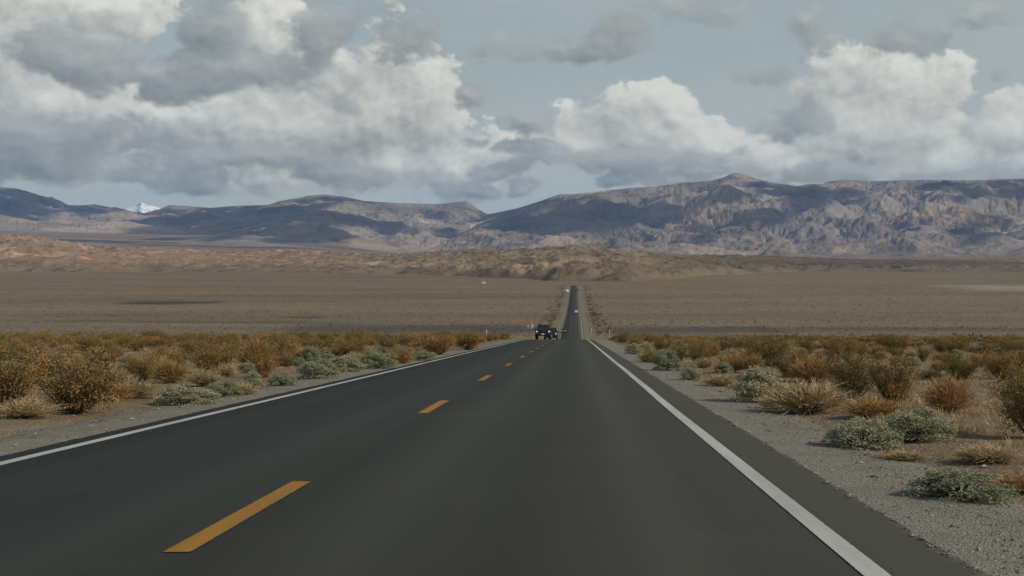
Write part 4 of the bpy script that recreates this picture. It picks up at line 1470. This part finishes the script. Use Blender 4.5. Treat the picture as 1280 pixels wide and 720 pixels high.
PICKUP = dict(width=1.98, wheel=(.42, .30), axles=(-1.85, 1.75), bump=.56, lamp=(.98, .18, .76, .11), cab=((-1.35, -.62, .55, .80), (.86, .70), (1.18, 1.86)),
              body=[(-2.72, .70, .86, .80, .58, .66, .98, 1.06), (-2.55, .80, .95, .86, .50, .62, 1.06, 1.16), (-1.3, .82, .96, .88, .48, .62, 1.10, 1.22), (.85, .82, .96, .90, .48, .62, 1.12, 1.21),
                    (.90, .82, .96, .90, .48, .62, 1.12, 1.20), (2.6, .80, .95, .89, .52, .66, 1.12, 1.18), (2.72, .74, .92, .86, .60, .72, 1.08, 1.14)])
SUV = dict(width=1.90, wheel=(.36, .24), axles=(-1.45, 1.40), bump=.42, lamp=(.82, .18, .70, .09), cab=((-1.05, -.35, 1.75, 2.22), (.86, .68), (1.06, 1.72)),
           body=[(-2.35, .66, .82, .74, .40, .50, .80, .88), (-2.2, .78, .92, .82, .30, .48, .88, .98), (-1.0, .80, .93, .84, .28, .48, .98, 1.09), (2.1, .80, .93, .86, .30, .50, 1.00, 1.09), (2.35, .72, .88, .82, .42, .55, .95, 1.05)])
SEDAN = dict(width=1.84, wheel=(.33, .22), axles=(-1.42, 1.40), bump=.34, lamp=(.66, .26, .64, .12), cab=((-.85, -.10, 1.05, 1.72), (.80, .58), (.92, 1.45)),
             body=[(-2.35, .62, .78, .70, .32, .42, .62, .70), (-2.18, .76, .89, .80, .22, .40, .72, .80), (-.85, .78, .91, .84, .20, .40, .84, .94), (1.7, .78, .91, .84, .22, .42, .88, .97), (2.25, .74, .88, .80, .28, .45, .86, .95), (2.38, .66, .82, .72, .40, .5, .8, .88)])
VAN = dict(width=2.0, wheel=(.36, .24), axles=(-1.75, 1.75), bump=.40, lamp=(.86, .30, .72, .2), cab=((-2.05, -1.25, 2.62, 2.72), (.95, .84), (1.20, 2.45)),
           body=[(-2.72, .72, .90, .80, .42, .55, .95, 1.08), (-2.5, .84, .98, .88, .34, .5, 1.05, 1.18), (-2.0, .86, .99, .94, .32, .5, 1.12, 1.24), (2.6, .86, .99, .94, .34, .5, 1.12, 1.24), (2.74, .80, .95, .9, .44, .55, 1.1, 1.22)])


def on_road(px, z):
    x = (px - VX) / F * z
    off = x - float(drift(z))
    return (x, z, float(prof(z) + crown_z(np.clip(off, L_EDGE, R_EDGE))) + 0.004)


def slope(y):
    return math.atan((float(prof(y + 2)) - float(prof(y - 2))) / 4)


def place(o, y):
    o.rotation_euler.x = slope(y) * (1 if abs(o.rotation_euler.z) < .5 else -1)
    return o


place(vehicle('pickup_truck', PICKUP, M['black_paint'], 'black pickup truck with both headlights on, coming over the brow', 'pickup truck', on_road(679.3, 162), 0, True), 162)
place(vehicle('suv', SUV, M['dark_paint'], 'dark grey SUV half hidden behind the black pickup truck', 'car', on_road(688.9, 178), 0, True), 178)
place(vehicle('dark_car', SEDAN, M['dark_paint'], 'dark oncoming car with bright headlights just past the dip in the road', 'car', on_road(704.3, 446), 0, True), 446)
place(vehicle('white_car', SEDAN, M['white_car'], 'white car seen from behind, climbing the far straight', 'car', on_road(720.3, 655), math.pi), 655)
place(vehicle('dark_car', SEDAN, M['black_paint'], 'tiny dark car near the top of the far straight', 'car', on_road(720.6, 1060), math.pi), 1060)
v = vehicle('white_van', VAN, M['white_car'], 'white van standing on the gravel verge near the top of the far straight', 'van', (0, 0, 0), rad(28))
zz = 1010
xx = L_EDGE + float(drift(zz)) - 2.2
v.location = (xx, zz, float(prof(zz)) - .03)
v = vehicle('white_van', VAN, M['white_car'], 'white van alone on the open plain far from the road', 'van', (0, 0, 0), rad(84))
d = ray(605, 354)
for zz in range(900, 2400, 5):
    xx = d.x / d.y * zz
    if CAMH + d.z / d.y * zz <= float(ground_z(xx, zz)) + .9:
        break
v.location = (xx, zz, float(ground_z(xx, zz)))


# ------------------------------------------------------------------ signs and posts
def post_at(name, px, z, h, label, cat='marker post', w=.04):
    x = (px - VX) / F * z
    r = empty(name, (x, z, float(ground_z(x, z)) - .03))
    p = PM(); p.box(-w, w, -.012, .012, -.1, h, .008)
    p.build('post', M['marker'], r)
    q = PM(); q.box(-w * .8, w * .8, -.022, -.0135, h - .26, h - .07, .002)
    q.build('reflector', M['reflect'], r)
    return tag(r, label, cat, None)


post_at('delineator_post', 761.7, 150, 1.18, 'pale marker post at the gravel of the driving lane, among the shrubs')
post_at('delineator_post', 608.3, 136, 1.20, 'pale marker post among yellow shrubs beyond the oncoming lane')
post_at('delineator_post', 739.2, 440, 1.75, 'tiny white marker post beside the far road past the dip', w=.16)

sx_ = 200.0
x = (663.4 - VX) / F * sx_
sg = empty('road_sign', (x, sx_, float(ground_z(x, sx_))), rad(4))
tag(sg, 'grey diamond road sign seen from its bare back, beside the black pickup truck', 'road sign')
zc = CAMH + (VY - 407.6) / F * sx_ - sg.location.z
p = PM(); p.box(-.05, .05, -.05, .05, -.2, zc + .62, .01)
p.build('post', M['galv'], sg)
p = PM()
s_ = .60
c_ = .08
pts = [(-s_, 0), (-s_ + c_, -c_), (-c_, -s_ + c_), (0, -s_), (c_, -s_ + c_), (s_ - c_, -c_), (s_, 0), (s_ - c_, c_), (c_, s_ - c_), (0, s_), (-c_, s_ - c_), (-s_ + c_, c_)]
p.rings([[(a * .985, .062, zc + b_ * .985) for a, b_ in pts], [(a, .065, zc + b_) for a, b_ in pts], [(a, .069, zc + b_) for a, b_ in pts]])
p.build('sign_panel', M['sign_back'], sg)

# ------------------------------------------------------------------ view and render settings
SC.view_settings.view_transform = 'Standard'
SC.view_settings.look = 'None'
SC.view_settings.exposure = EXPOSURE
SC.view_settings.gamma = 1.0
SC.view_settings.use_curve_mapping = False
SC.render.engine = 'CYCLES'
SC.cycles.use_denoising = True
try:
    SC.cycles.denoiser = 'OPENIMAGEDENOISE'
except Exception:
    pass
SC.cycles.max_bounces = 5
SC.cycles.diffuse_bounces = 3
SC.cycles.glossy_bounces = 2
SC.cycles.transmission_bounces = 2
SC.cycles.volume_bounces = 0
SC.cycles.transparent_max_bounces = 6
SC.cycles.sample_clamp_indirect = 6.0
